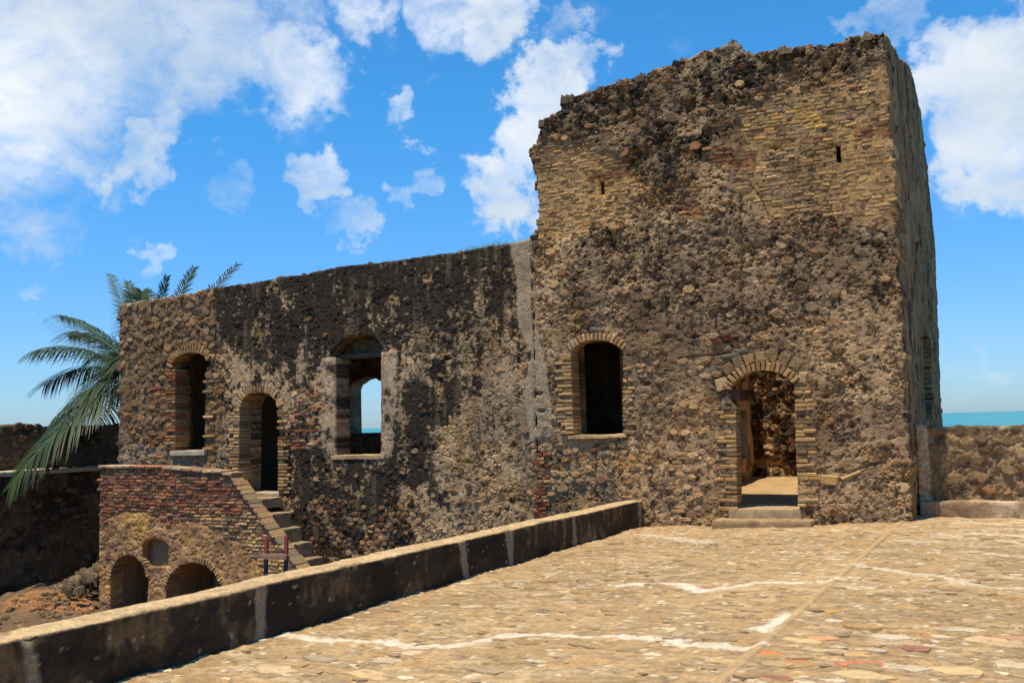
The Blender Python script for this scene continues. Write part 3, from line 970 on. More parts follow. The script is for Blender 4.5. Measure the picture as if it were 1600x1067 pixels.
slab('side_wall', (-16.66, DWALL + .63, -1.8), (-16.1, YB + .5, 4.2), (.3, .24, .17), wing, MAT)
slab('roof', (-16.1, DWALL + .63, 3.95), (XSEAM + 1.9, YB + .49, 4.12), (.34, .3, .25), wing)
slab('room_floor', (-16.1, DWALL + .63, -.3), (XSEAM + 1.9, YB - .01, .42), (.22, .18, .13), wing)
slab('partition_wall', (-10.1, DWALL + .63, .42), (-9.7, YB - .02, 3.95), (.28, .23, .17), wing, MAT)
slab('partition_wall', (-14.35, DWALL + .63, .42), (-14.1, YB - .02, 3.95), (.16, .13, .10), wing, MAT)

# tuft of grass on the wing top near the tower
gv, gf, gc = [], [], []
for i in range(420):
    t = r.beta(1.2, 1.6); q = zt((712 + 118 * t, 396 - 21 * t + 2))
    x, z, y = q[0], q[1] - .06, DWALL + r.uniform(.02, .2)
    L = r.uniform(.09, .22) * (1 if t < .6 else .7); an = r.uniform(0, 6.28); ln = r.uniform(.1, .6)
    dx, dy = math.cos(an), math.sin(an); w = .006
    n = len(gv)
    gv += [(x - dy * w, y + dx * w, z), (x + dy * w, y - dx * w, z), (x + dx * L * ln * .5 + dy * w * .6, y + dy * L * ln * .5, z + L * .6), (x + dx * L * ln, y + dy * L * ln, z + L)]
    gf += [(n, n + 1, n + 2), (n, n + 2, n + 3)]
    g = r.uniform(.7, 1.3); gc += [np.array([.26, .30, .05]) * g] * 4
go = obj('grass', npmesh('grass', gv, None, gf, np.array(gc)), MAT_SMOOTH, None, kind='stuff', label='yellow green grass growing on the wall top beside the tower', category='grass')

# ================================================================== TOWER
tower = thing('ruined_tower', 'tall ruined brick and rubble tower with broken crest and two narrow slits', 'tower', (-4.4, DWALL + 3, 0))
V, F, C = wall_mesh(OUT_TOWER, HOLES_TOWER, fw, .0145, hz, cz, .78, edge_amp=.034, splay=[.30, .26, 9, 9])
obj('front_wall', npmesh('front_wall', V, F, None, C, False), MAT, tower)
r = np.random.default_rng(21)
pc = Pieces('stone', fw, tower, MAT)


def okT(u, v, rad):
    m = front_masks(u, v)
    br = np.maximum(m['bA'], m['bB'])
    p = (1 - br * .93) * (1 - m['cem']) * (.025 + .34 * m['rt'] + .24 * m['blk'] + .06 * (fbm(u, v, .8, 3, 6) > .1))
    return free_of(HOLES_TOWER, OUT_TOWER, u, v, rad + .1) * p * (u > XSEAM + .12)


def colT(u, v, r):
    m = front_masks(u, v)
    c = pal(STONES)(u, v, r)
    dark = sstep(.1, .5, -.1 + .5 * m['blk'] + fbm(u, v, .3, 5, 12, .68) * .5)
    c = c * (1 - .75 * dark[:, None])
    red = (r.random(len(u)) < .025 + .07 * m['blk'])
    return np.where(red[:, None], RED * [.75, .9, 1.], c)


add_stones(pc, (XSEAM, XC, .2, 6.9), .5, .3, lambda u, v, rad: free_of(HOLES_TOWER, OUT_TOWER, u, v, rad + .2) * .16 * (1 - .9 * np.maximum(front_masks(u, v)['bA'], front_masks(u, v)['bB'])), hz,
           pal([[.40, .21, .09], [.22, .19, .15], [.46, .35, .22], [.30, .21, .12], [.15, .11, .08], [.26, .11, .06]]), r, .1, (.004, .014), .0, blend=(cz, .6), rmax=.22, flat=.86)
add_stones(pc, (XSEAM, XC, 0, 7.2), .17, .095, okT, hz, colT, r, .12, (.006, .028), .009, blend=(cz, .5))
cap = tw_top
for i in range(190):
    t = r.uniform(0, 1) ** .9; s_ = np.r_[0, np.cumsum(np.hypot(*np.diff(cap, axis=0).T))]; s = t * s_[-1]
    u, v = np.interp(s, s_, cap[:, 0]), np.interp(s, s_, cap[:, 1]) - .05
    if u > XC - .08: continue
    rad = np.full(K, r.uniform(.035, .09)) * r.uniform(.75, 1.2, K)
    L = stone_shape(rad, .07, r)[:, [0, 2, 1]]
    if v < 5.6: L[:, :2] = L[:, :2] @ np.array([[0, 1], [1, 0]]) * [-1, 1]
    pc.add(u, v, -r.uniform(-.02, .6), L, ST4[:, ::-1], ST3[:, ::-1], np.array([.12, .095, .07]) * r.uniform(.5, 1.5) * (1 if r.random() > .12 else np.array([1.5, .8, .6])), .07)
# bedded slabs and odd stones set in the wall
for (q, w, h, an, cl) in [((1142, 556), .3, .07, .1, (.10, .095, .085)), ((1160, 549), .2, .06, .05, (.10, .09, .08)), ((1297, 750), .26, .14, -.1, (.36, .25, .11)), ((934, 516), .26, .08, -.1, (.12, .11, .10)), ((1330, 742), .3, .05, .35, (.36, .27, .16)),
                          ((1128, 600), .2, .16, .2, (.38, .29, .17)), ((1254, 590), .14, .16, -.2, (.32, .25, .16))]:
    u, v = zt(q)
    pc.add(u, v, .0, brick_shape(w, h, .03, .05, r, .02, an), BR4, [], np.array(cl), .2)
pc.build()

bk = Pieces('brick', fw, tower, MAT)


def okB(u, v, rad):
    m = front_masks(u, v)
    p = np.maximum(m['bA'], m['bB']) * np.where(fbm(u, v, .35, 4, 6) > -.5, .93, .15)
    p = np.maximum(p, .85 * m['red'])
    return free_of(HOLES_TOWER, OUT_TOWER, u, v, rad * .6 + .02) * p


ypol = R_YEL


def colB(u, v, r):
    m = front_masks(u, v)
    c = pal([TANB, TANB * .85, OCHRE, BROWN * 1.5, TANB * 1.12, [.30, .22, .15], [.34, .24, .16]])(u, v, r)
    y = inreg(ypol, u, v, .1, .15)
    low = sstep(4.9, 4.55, v) * (u < -5.3)
    yy = np.maximum(y, low * .7)
    c = np.where((r.random(len(u)) < yy * .8)[:, None], YELLOW * r.uniform(.7, 1.15, (len(u), 1)), c)
    rd = (r.random(len(u)) < np.maximum(m['red'] * .8, .03))
    c = np.where(rd[:, None], np.where((r.random(len(u)) < .5)[:, None], RED * .9, DRED * 1.3), c)
    dk = sstep(.0, .5, fbm(u, v, .3, 5, 12, .68) + .3 * m['blk'] - .15)
    return (c * (1 - .55 * dk[:, None])) * .58 + cz(u, v) * .4


add_bricks(bk, (XSEAM - .2, XC - .02, 4.4, 7.15), okB, hz, colB, r, out=(-.004, .012), length=.155, course=.055)
tanp = dirty(pal([TANB * 1.1, TANB * .9, OCHRE, [.40, .31, .18], BROWN * 1.4], [.3, .25, .2, .15, .1]), .4)
jamb_bricks(bk, [zt((1149, 632)), zt((1150, 690)), zt((1152, 798))], -1, some(.90), .01, tanp, r, ln=(.17, .27), out=(.0, .034), depth=.26)
jamb_bricks(bk, [zt((1243, 606)), zt((1245, 690)), zt((1249, 798))], 1, some(.90), .01, tanp, r, ln=(.14, .28), out=(.0, .034), depth=.26)
jamb_bricks(bk, [zt((892, 556)), zt((894, 620)), zt((897, 678))], -1, some(.95), .01, tanp, r, ln=(.15, .26), out=(.015, .035), depth=.3)
jamb_bricks(bk, [zt((974, 556)), zt((975, 678))], 1, lambda u, v, rad: np.where(v < 2.2, .8, .25), .0, tanp, r, ln=(.08, .18), out=(.0, .02), depth=.3)
arch_bricks(bk, H_DR[[0, 1, 2, 3, 4, 5, 6, 7]], .01, tanp, r, length=.13, out=(.02, .04))
ringP = H_DR[[1, 2, 3, 4, 5, 6, 7]].copy(); ringP[:, 1] += .125; ringP[:, 0] += (ringP[:, 0] - ringP[:, 0].mean()) * .22
arch_bricks(bk, ringP, .0, dirty(pal([[.40, .28, .13], [.34, .24, .12], [.22, .17, .1], [.38, .26, .12]]), .6), r, width=.15, length=.165, out=(.018, .035), depth=.06)
arch_bricks(bk, H_W3[[0, 1, 2, 3, 4, 5, 6]], .01, pal([TANB * .9, [.33, .25, .17]]), r, length=.12)
# stub of bricks low beside the rubble and two dark ones above the door
add_bricks(bk, (*sorted([zt((1060, 790))[0], zt((1080, 790))[0]]), zt((1060, 812))[1], zt((1060, 700))[1]), some(.5), hz, tanp, r)
add_bricks(bk, (zt((1128, 530))[0], zt((1146, 530))[0], zt((1128, 533))[1], zt((1128, 518))[1]), yes, hz, pal([DRED, BROWN]), r, length=.14, out=(.02, .04))
bk.build()

# doorway fittings
V, F, C = rough_box((zt((1119, 820))[0] + .03, DWALL - .36, -.05), (zt((1277, 820))[0] - .02, DWALL + .02, .135), .03, .010, (.31, .22, .13), 4, .03)
obj('door_step', npmesh('door_step', V, F, None, C), MAT_SMOOTH, tower, label='lower broad worn step outside the doorway')
V, F, C = rough_box((zt((1139, 800))[0], DWALL - .03, .0), (zt((1252, 800))[0], DWALL + .85, .268), .03, .008, (.36, .27, .17), 6, .02)
obj('door_step', npmesh('door_step', V, F, None, C), MAT_SMOOTH, tower, label='upper narrow step forming the threshold')
a = zt((1141, 608)); b_ = zt((1156, 626))
V, F, C = rough_box((a[0] - .02, DWALL + .05, b_[1]), (b_[0], DWALL + .6, a[1] - .0), .04, .006, (.10, .045, .03), 3)
obj('timber_beam', npmesh('timber_beam', V, F, None, C), MAT_WOOD, tower)
a = zt((888, 681)); b_ = zt((980, 681))
V, F, C = rough_box((a[0], DWALL - .04, a[1] - .05), (b_[0], DWALL + .6, a[1] + .008), .03, .012, (.34, .26, .16), 3)
obj('window_sill', npmesh('window_sill', V, F, None, C), MAT, tower)

# tower right side, in its own plane
S_TOP = [on_x(x, y, XC)[[1, 2]] for x, y in [(1391, 50), (1397, 75), (1403, 88), (1410, 92), (1415, 98), (1421, 102), (1428, 125), (1434, 150), (1439, 172)]]
S_END = [on_x(x, y, XC)[[1, 2]] for x, y in [(1452, 281), (1461, 381), (1467, 532), (1472, 661)]]
ysd = S_END[-1][0]
OUT_SIDE = np.array([[DWALL + .07, 0]] + [[DWALL + .07, tw_top[-1, 1] - .03]] + [[max(p[0], DWALL + .12), p[1]] for p in S_TOP[1:]] + [[p[0] - .03, p[1]] for p in S_END] + [[ysd, -.3], [DWALL + .07, -.3]])[1:]
H_SW = np.array([on_x(x, y, XC)[[1, 2]] for x, y in [(1442, 525), (1453, 527), (1457, 655), (1446, 655)]])


def hs(u, v): return crag(u + 30, v, 5) * .35
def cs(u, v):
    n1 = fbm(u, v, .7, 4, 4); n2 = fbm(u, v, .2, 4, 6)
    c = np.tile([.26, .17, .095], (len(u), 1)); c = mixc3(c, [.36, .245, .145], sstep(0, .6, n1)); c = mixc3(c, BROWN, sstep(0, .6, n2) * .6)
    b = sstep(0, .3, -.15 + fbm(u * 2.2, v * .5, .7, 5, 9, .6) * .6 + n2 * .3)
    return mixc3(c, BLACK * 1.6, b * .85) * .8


sm = MAPS['right'](XC)
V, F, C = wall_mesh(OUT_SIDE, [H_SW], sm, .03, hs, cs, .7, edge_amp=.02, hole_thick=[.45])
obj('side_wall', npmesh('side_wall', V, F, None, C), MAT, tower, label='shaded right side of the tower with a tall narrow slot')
pb = Pieces('brick', sm, tower, MAT, 40)
jamb_bricks(pb, [H_SW[1] + [-.05, 0], H_SW[2] + [-.05, 0]], 1, yes, .0, pal([TANB * .8, BROWN * 1.4]), r, course=.09, ln=(.2, .32), out=(.02, .06), poke=.2)
pb.build()
pb = Pieces('stone', sm, tower, MAT, 60)
add_stones(pb, (DWALL, ysd, 0, 7.5), .22, .16, lambda u, v, rad: free_of([H_SW], OUT_SIDE, u, v, rad + .12) * .2, hs, pal(STONES * .7), r, H=(.004, .014), blend=(cs, .6))
pb.build()
slab('slot_shade_backing', (XC - .6, H_SW[:, 0].min() - .3, 1.2), (XC - .46, H_SW[:, 0].max() + .3, 3.2), (.05, .04, .035), tower, MAT)  # near-black backing, the slot's inner shade put into its colour

# rooms behind the tower front
XP, YR = -5.1, 21.2
fb = MAPS['front'](YR)
def hb_(u, v): return crag(u, v, 8) * 1.3
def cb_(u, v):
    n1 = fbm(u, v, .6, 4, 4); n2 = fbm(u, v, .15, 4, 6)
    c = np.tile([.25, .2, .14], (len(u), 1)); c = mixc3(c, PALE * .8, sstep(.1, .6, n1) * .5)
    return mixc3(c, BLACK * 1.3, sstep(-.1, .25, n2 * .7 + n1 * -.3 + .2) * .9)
OB = np.array([[XP - .3, 0], [XC - .1, 0], [XC - .1, 4.6], [-3.3, 5.0], [XP - .3, 4.2]])
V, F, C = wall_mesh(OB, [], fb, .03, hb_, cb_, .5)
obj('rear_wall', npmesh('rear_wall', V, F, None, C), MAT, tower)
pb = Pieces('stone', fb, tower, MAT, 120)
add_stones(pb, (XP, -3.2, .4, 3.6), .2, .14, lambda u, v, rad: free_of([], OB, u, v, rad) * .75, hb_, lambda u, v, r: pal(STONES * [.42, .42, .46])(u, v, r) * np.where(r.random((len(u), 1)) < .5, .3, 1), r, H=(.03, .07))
pb.build()
OP = np.array([[DWALL + .79, .1], [YR - .03, .1], [YR - .03, 2.95], [19.5, 2.9], [18, 3.2], [DWALL + .79, 3.4]])
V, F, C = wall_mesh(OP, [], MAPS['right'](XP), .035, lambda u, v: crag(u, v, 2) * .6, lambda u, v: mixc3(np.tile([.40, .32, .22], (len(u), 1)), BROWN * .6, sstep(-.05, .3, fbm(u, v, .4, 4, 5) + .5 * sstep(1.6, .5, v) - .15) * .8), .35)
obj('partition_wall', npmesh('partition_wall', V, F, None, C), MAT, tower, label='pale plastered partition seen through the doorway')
# inner paved floor, rising slightly to the back
nu, nv = 80, 120
U, Vv = np.meshgrid(np.linspace(XP, XC - .6, nu), np.linspace(DWALL + .8, YR, nv), indexing='ij')
Zf = .255 + (Vv - 15.9) / 5.3 * .14 + fbm(U, Vv, .3, 4, 2) * .008
idx = np.arange(U.size).reshape(U.shape)
Q = np.stack([idx[:-1, :-1], idx[1:, :-1], idx[1:, 1:], idx[:-1, 1:]], -1).reshape(-1, 4)
cfl = np.tile([.40, .29, .165], (U.size, 1)) * (1 + .18 * fbm(U.ravel(), Vv.ravel(), .25, 5, 5))[:, None]
obj('inner_floor', npmesh('inner_floor', np.stack([U, Vv, Zf], -1).reshape(-1, 3), Q, None, cfl), MAT_FLOOR, tower)
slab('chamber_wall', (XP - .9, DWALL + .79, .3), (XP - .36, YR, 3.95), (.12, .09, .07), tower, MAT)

# ================================================================== STAIRCASE
YS = 13.98
fs = MAPS['front'](YS)
stair = thing('brick_staircase', 'red brick outside staircase over two low arches, in front of the low wing', 'staircase', (-13.5, YS + .6, -1.75))
s0 = W([(155, 730), (250, 731), (345, 739), (358, 742)], YS)
slope_pts = W([(362, 750), (395, 796), (430, 845), (465, 890)], YS)
OUT_ST = np.array([[s0[0, 0], -1.85]] + s0.tolist() + slope_pts.tolist() + [[-10.3, -1.6], [-10.3, -1.85]])
AL = W([(172, 985), (172, 905), (176, 885), (185, 871), (199, 865), (213, 869), (224, 882), (230, 902), (231, 985)], YS)
AR = W([(258, 985), (259, 915), (266, 897), (281, 882), (302, 877), (322, 882), (336, 895), (346, 915), (350, 985)], YS)
NI = W([(224, 884), (222, 852), (228, 845), (240, 842), (254, 845), (262, 852), (262, 885)], YS)
HS = [AL, AR, NI]
R_PLAS = W([(150, 805), (340, 815), (400, 880), (430, 960), (150, 990)], YS)
R_YBR = W([(300, 800), (420, 790), (480, 880), (480, 960), (425, 940), (380, 870), (320, 840)], YS)


def plas(u, v): return sstep(-.06, .06, sd_poly(R_PLAS, u, v) + fbm(u, v, .4, 4, 3) * .12) 


def hst(u, v):
    p = plas(u, v)
    return crag(u + 9, v, 3) * (.15 + .15 * p) + plaster(u, v) * .5 * p + .008 * p - .008
def cst(u, v):
    p = plas(u, v); n1 = fbm(u, v, .4, 5, 3, .6); n2 = fbm(u, v, .12, 4, 5)
    c = np.tile([.17, .105, .07], (len(u), 1))
    pc_ = mixc3(np.tile([.30, .185, .11], (len(u), 1)), OCHRE, sstep(.1, .5, n1)); pc_ = mixc3(pc_, [.15, .105, .065], sstep(.1, .5, -n1) * .7)
    pc_ = mixc3(pc_, [.38, .27, .16], sstep(.2, .6, n2) * .5)
    c = c * (1 - p[:, None]) + pc_ * p[:, None]
    return c * (1 + .25 * n2)[:, None]


V, F, C = wall_mesh(OUT_ST, HS, fs, .018, hst, cst, .30, hole_thick=[.3, .3, .14])
obj('arcade_wall', npmesh('arcade_wall', V, F, None, C), MAT, stair)
r = np.random.default_rng(31)
bk = Pieces('brick', fs, stair, MAT)


def okS(u, v, rad):
    return free_of(HS, OUT_ST, u, v, rad * .5 + .02) * (1 - plas(u, v)) * .96


def colS(u, v, r):
    yb = sstep(-.1, .1, sd_poly(R_YBR, u, v) + fbm(u, v, .3, 3, 5) * .12)
    c1 = pal([RED, RED * 1.25, RED * .7, DRED * 1.6, [.30, .15, .075], [.32, .20, .12], [.10, .065, .045]])(u, v, r); c2 = pal([TANB, TANB * 1.2, OCHRE, [.3, .2, .12], BROWN * 1.3])(u, v, r)
    c = np.where((r.random(len(u)) < yb)[:, None], c2, c1)
    dk = sstep(.2, .5, fbm(u, v, .35, 4, 7))
    return c * (1 - .55 * dk[:, None]) * .85 + .02


add_bricks(bk, (-15.84, -10.3, -1.7, 1.05), okS, hst, colS, r, course=.06, length=.16, out=(.004, .022), slope=-.012)
tb2 = pal([[.30, .21, .12], [.34, .25, .15], [.24, .17, .1]])
arch_bricks(bk, AL[1:-1], .012, tb2, r, length=.10, width=.045, out=(-.004, .01))
arch_bricks(bk, AR[1:-1], .012, tb2, r, length=.11, width=.045, out=(-.004, .012))
bk.build()
cp = Pieces('coping_stone', fs, stair, MAT)
P = np.concatenate([s0[-1:], slope_pts, [[-10.3, -1.58]]]); sl_ = np.r_[0, np.cumsum(np.hypot(*np.diff(P, axis=0).T))]
t = 0
while t < sl_[-1] - .1:
    L = r.uniform(.09, .20); m = t + L / 2
    u, v = np.interp(m, sl_, P[:, 0]), np.interp(m, sl_, P[:, 1])
    a, b_ = np.array([np.interp(x, sl_, P[:, 0]) for x in (m - .05, m + .05)]), np.array([np.interp(x, sl_, P[:, 1]) for x in (m - .05, m + .05)])
    cp.add(u, v + .03, 0, brick_shape(L - .012, r.uniform(.045, .075), r.uniform(.01, .035), r.uniform(.24, .31), r, .015, math.atan2(b_[1] - b_[0], a[1] - a[0])), BR4, [], np.array([[.20, .165, .12], [.27, .2, .12], [.16, .14, .11], [.24, .15, .10]][r.integers(4)]), L * .5)
    t += L
u = s0[0, 0]
while u < s0[-1, 0]:
    L = r.uniform(.18, .26)
    cp.add(u + L / 2, np.interp(u + L / 2, s0[:, 0], s0[:, 1]) + .012, 0, brick_shape(L - .012, .05, .03, .33, r, .01, -.02), BR4, [], np.array([[.34, .24, .17], [.32, .15, .09], [.36, .3, .22]][r.integers(3)]), L * .5)
    u += L
cp.build()
# landing, steps and the vaults under them
slab('landing', (-15.84, YS + .31, .2), (-12.42, DWALL - .03, .385), (.27, .21, .14), stair, res=.1, amp=.008)
for k in range(1, 9):
    zt_ = .38 - .262 * k; x0 = -12.42 + .235 * (k - 1)
    V, F, C = rough_box((x0 - .03, YS + .31, zt_ - .30), (x0 + .235, DWALL - .02, zt_), .035, .012, (.25, .195, .13), k, .025)
    obj('step', npmesh('step', V, F, None, C), MAT_SMOOTH, stair)
for A_ in (AL, AR):
    q = A_.copy(); q = np.r_[q[:1] * [1, 1] + [0, -.2], q[1:-1], q[-1:] + [0, -.2]]
    ys = np.linspace(YS + .29, DWALL - .04, 16); n = len(q)
    V = np.concatenate([np.c_[q[:, 0], np.full(n, y), q[:, 1]] for y in ys]); V[:, 0] += fbm(V[:, 1], V[:, 2], .1, 3, 3) * .02
    F = [(i + k * n, i + 1 + k * n, i + 1 + (k + 1) * n, i + (k + 1) * n) for k in range(15) for i in range(n - 1)]
    obj('vault', npmesh('vault', V, F, None, np.tile([.27, .19, .12], (len(V), 1))), MAT, stair)
na, nb = NI.min(0), NI.max(0)
V, F, C = wall_mesh(np.array([[na[0] - .05, na[1] - .05], [nb[0] + .05, na[1] - .05], [nb[0] + .05, nb[1] + .05], [na[0] - .05, nb[1] + .05]]), [], MAPS['front'](YS + .13), .03, lambda u, v: crag(u, v, 3) * .4,
                    lambda u, v: mixc3(np.tile([.2, .15, .1], (len(u), 1)), DRED * 1.5, sstep(-.05, .1, -u + na[0] + .15)), .1, back=False)
obj('niche_back', npmesh('niche_back', V, F, None, C), MAT, stair)
slab('end_wall', (-15.82, YS + .31, -1.8), (-15.6, DWALL - .04, .2), (.3, .22, .15), stair, MAT)

# painted wooden frame standing before the stairs
tr = thing('wooden_frame', 'wooden frame of two red and blue posts with a crossbar before the staircase', 'frame', (-10.95, 13.2, -1.75))
for x0, x1, zt_ in ((-11.20, -11.14, -.12), (-10.80, -10.735, -.08)):
    zz = np.linspace(-1.75, zt_, 12); w = .030
    V, F, C = [], [], []
    for i, z in enumerate(zz):
        x = x0 + (x1 - x0) * (z + 1.75) / 1.65
        V += [(x - w, 13.2 - w * .6, z), (x + w, 13.2 - w * .6, z), (x + w, 13.2 + w * .6, z), (x - w, 13.2 + w * .6, z)]
        C += [(.28, .06, .05) if z > -.42 else ((.04, .05, .085) if z > -1.1 else (.2, .18, .16))] * 4
        if i: F += [(4 * (i - 1) + a, 4 * (i - 1) + (a + 1) % 4, 4 * i + (a + 1) % 4, 4 * i + a) for a in range(4)]
    n = len(V); F += [(n - 4, n - 3, n - 2, n - 1)]
    obj('post', npmesh('post', V, F, None, np.array(C), False), MAT_WOOD, tr)
V, F, C = rough_box((-11.25, 13.12, -.45), (-10.68, 13.17, -.37), .03, .004, (.27, .15, .10), 3, .006)
obj('crossbar', npmesh('crossbar', V, F, None, C), MAT_WOOD, tr)

# ================================================================== TERRACE FLOOR
def zfloor(x): return np.clip(.045 * (x + 4.2), 0, .11)
X0, X1, Y0, Y1 = -5.40, 2.6, 4.6, 16.3
res = .0165
nu, nv = int((X1 - X0) / res), int((Y1 - Y0) / res)
U, V = np.meshgrid(np.linspace(X0, X1, nu), np.linspace(Y0, Y1, nv), indexing='ij')
u, v = U.ravel(), V.ravel()
def hf(u, v):
    wu, wv = u + fbm(u, v, .3, 3, 4) * .08, v + fbm(u, v, .3, 3, 7) * .05
    f1, f2, i = worley(wu * .62, wv * 1.15, .13, 6)
    g1, g2, gi = worley(u * .55 + fbm(u, v, .1, 3, 5) * .02, v * 1.3, .06, 8)
    mm = 1 - .85 * sstep(-.15, .3, fbm(u, v, .55, 5, 13, .62))
    h = mm * (sstep(0, .25, f2 - f1) * (i - .1)) * .013 + mm * sstep(0, .3, g2 - g1) * gi * .007 + fbm(u, v, .9, 3, 5) * .012 + fbm(u, v, .07, 3, 3) * .004 + fbm(u * .6, v * 1.6, .12, 4, 9, .6) * .007
    seam = 1 - sstep(.03, .06, np.abs(u + 1.66))
    return h * (1 - .8 * seam) + .016 * seam + .018 * (u > -1.66) + zfloor(u) - .008
def FZ(pts): return np.array([on_z(x, y, .02 if x < 1100 else .09)[:2] for x, y in pts])
WL = [(FZ([(330, 1000), (440, 990), (520, 996), (600, 998), (650, 1006), (690, 1009), (740, 1003), (800, 995), (850, 994), (900, 998), (960, 1005), (1040, 1014), (1100, 1012), (1180, 1014)]), .075),
      (FZ([(972, 914), (1030, 913), (1060, 917), (1100, 921), (1140, 913), (1180, 909), (1240, 911), (1305, 911)]), .075),
      (FZ([(1195, 990), (1230, 966)]), .09), (FZ([(1345, 888), (1400, 895), (1460, 908), (1540, 925), (1600, 925)]), .09), (FZ([(1500, 820), (1600, 826)]), .10), (FZ([(1530, 838), (1600, 842)]), .10),
      (FZ([(1545, 870), (1600, 874)]), .08), (FZ([(1305, 922), (1345, 928), (1400, 922)]), .05), (FZ([(1405, 848), (1450, 850)]), .12), (FZ([(1010, 832), (1110, 838)]), .16), (FZ([(1460, 838), (1520, 846)]), .08), (FZ([(780, 840 + 40), (800, 872)]), .05)]
def cf(u, v):
    n1 = fbm(u, v, 1.1, 5, 3, .6); n2 = fbm(u, v, .2, 4, 5, .6); n3 = fbm(u, v, .06, 3, 9)
    c = np.tile([.355, .25, .135], (len(u), 1))
    c = mixc3(c, [.28, .20, .11], sstep(.0, .6, n1) * .7); c = mixc3(c, [.42, .30, .165], sstep(.1, .7, -n1) * .8)
    wu, wv = u + fbm(u, v, .3, 3, 4) * .08, v + fbm(u, v, .3, 3, 7) * .05
    f1, f2, i = worley(wu * .62, wv * 1.15, .13, 6)
    sc = np.array([[.40, .30, .18], [.30, .24, .16], [.46, .34, .2], [.50, .33, .16], [.37, .32, .25], [.33, .25, .15], [.54, .45, .33], [.44, .32, .17]]) * [.85, .80, .74]
    mm = 1 - .85 * sstep(-.15, .3, fbm(u, v, .55, 5, 13, .62))
    c = mixc3(c, sc[(i * 7.99).astype(int)], sstep(.06, .16, f2 - f1) * .55 * mm)
    c = mixc3(c, [.20, .14, .08], (1 - sstep(.0, .07, f2 - f1)) * .6 * mm * sstep(-.3, .2, n2))
    h1, h2, hi = worley(u * .55 + fbm(u, v, .1, 3, 5) * .02, v * 1.3, .06, 8)
    c = c * (1 + (.46 * hi - .24) * mm)[:, None]
    crk = np.abs(fbm(u * .45, v * 1.7, .16, 5, 3, .66)); c = mixc3(c, [.17, .12, .07], (1 - sstep(.0, .045, crk)) * sstep(-.1, .3, n1 + n2 * .5) * .6)
    c = mixc3(c, [.24, .18, .11], sstep(.3, .7, n2) * .5)
    c = mixc3(c, [.52, .42, .28], sstep(.25, .6, fbm(u * .5, v * 1.4, .09, 4, 12, .65)) * .45)
    fg1, fg2, gi = worley(u * .8, v * 1.1, .055, 2)
    c = mixc3(c, [.62, .55, .44], (gi > .93) * sstep(.5, .3, fg1) * .8); c = mixc3(c, [.16, .12, .09], (gi < .05) * sstep(.5, .3, fg1) * .7)
    seam = 1 - sstep(.03, .055, np.abs(u + 1.66 + n2 * .008))
    c = mixc3(c, [.43, .31, .17], seam * .9)
    for kk, (P_, w) in enumerate(WL):
        st_ = .92 if kk < 3 else .55
        d = d_line(P_, u + fbm(u, v, .5, 3, 2) * .06, v + fbm(u, v, .25, 4, 6) * .07)
        c = mixc3(c, [.66, .61, .53], (1 - sstep(w * .4, w * 1.2, d + n3 * w * .5 + n2 * w * .4)) * st_ * np.clip(.98 + .4 * n2 - .2 * (gi > .75), .1, 1))
    lt = sstep(-1.4, 0.2, u) * sstep(11.5, 13.5, v)
    c = mixc3(c, [.60, .51, .38], lt * sstep(.0, .5, fbm(u * .5, v * 1.5, .35, 4, 8) + .12) * .9)
    return c * (1 + .10 * n3)[:, None]
idx = np.arange(U.size).reshape(U.shape)
Q = np.stack([idx[:-1, :-1], idx[1:, :-1], idx[1:, 1:], idx[:-1, 1:]], -1).reshape(-1, 4)
floor = obj('terrace_floor', npmesh('terrace_floor', np.stack([u, v, hf(u, v)], -1), Q, None, cf(u, v), False), MAT_FLOOR, None, kind='structure')
r = np.random.default_rng(41)
fp = Pieces('paving_stone', MAPS['floor'](0), floor, MAT_FLOOR)
FCOL = [[.38, .27, .15], [.32, .23, .13], [.55, .46, .34], [.45, .29, .13], [.33, .26, .17], [.45, .34, .2], [.26, .19, .12]]
FPW = [.3, .22, .06, .1, .13, .14, .05]


def okF(u, v, rad):
    near = sstep(15.2, 6.0, v)
    p = .12 + .20 * near + .20 * (u > -1.66)
    for P_, w in WL[:3]: p = np.where(d_line(P_, u, v) < w + .12, 0, p)
    return p * (np.abs(u + 1.66) > rad + .06) * (u > -5.2) * (v < 14.6)


def colF(u, v, r):
    c = pal(FCOL, FPW)(u, v, r)
    o = (u > -1.66) & (r.random(len(u)) < .10) & (v < 8.5)
    return np.where(o[:, None], np.array([[.52, .22, .08], [.40, .16, .09], [.30, .13, .11]])[r.integers(0, 3, len(u))], c)


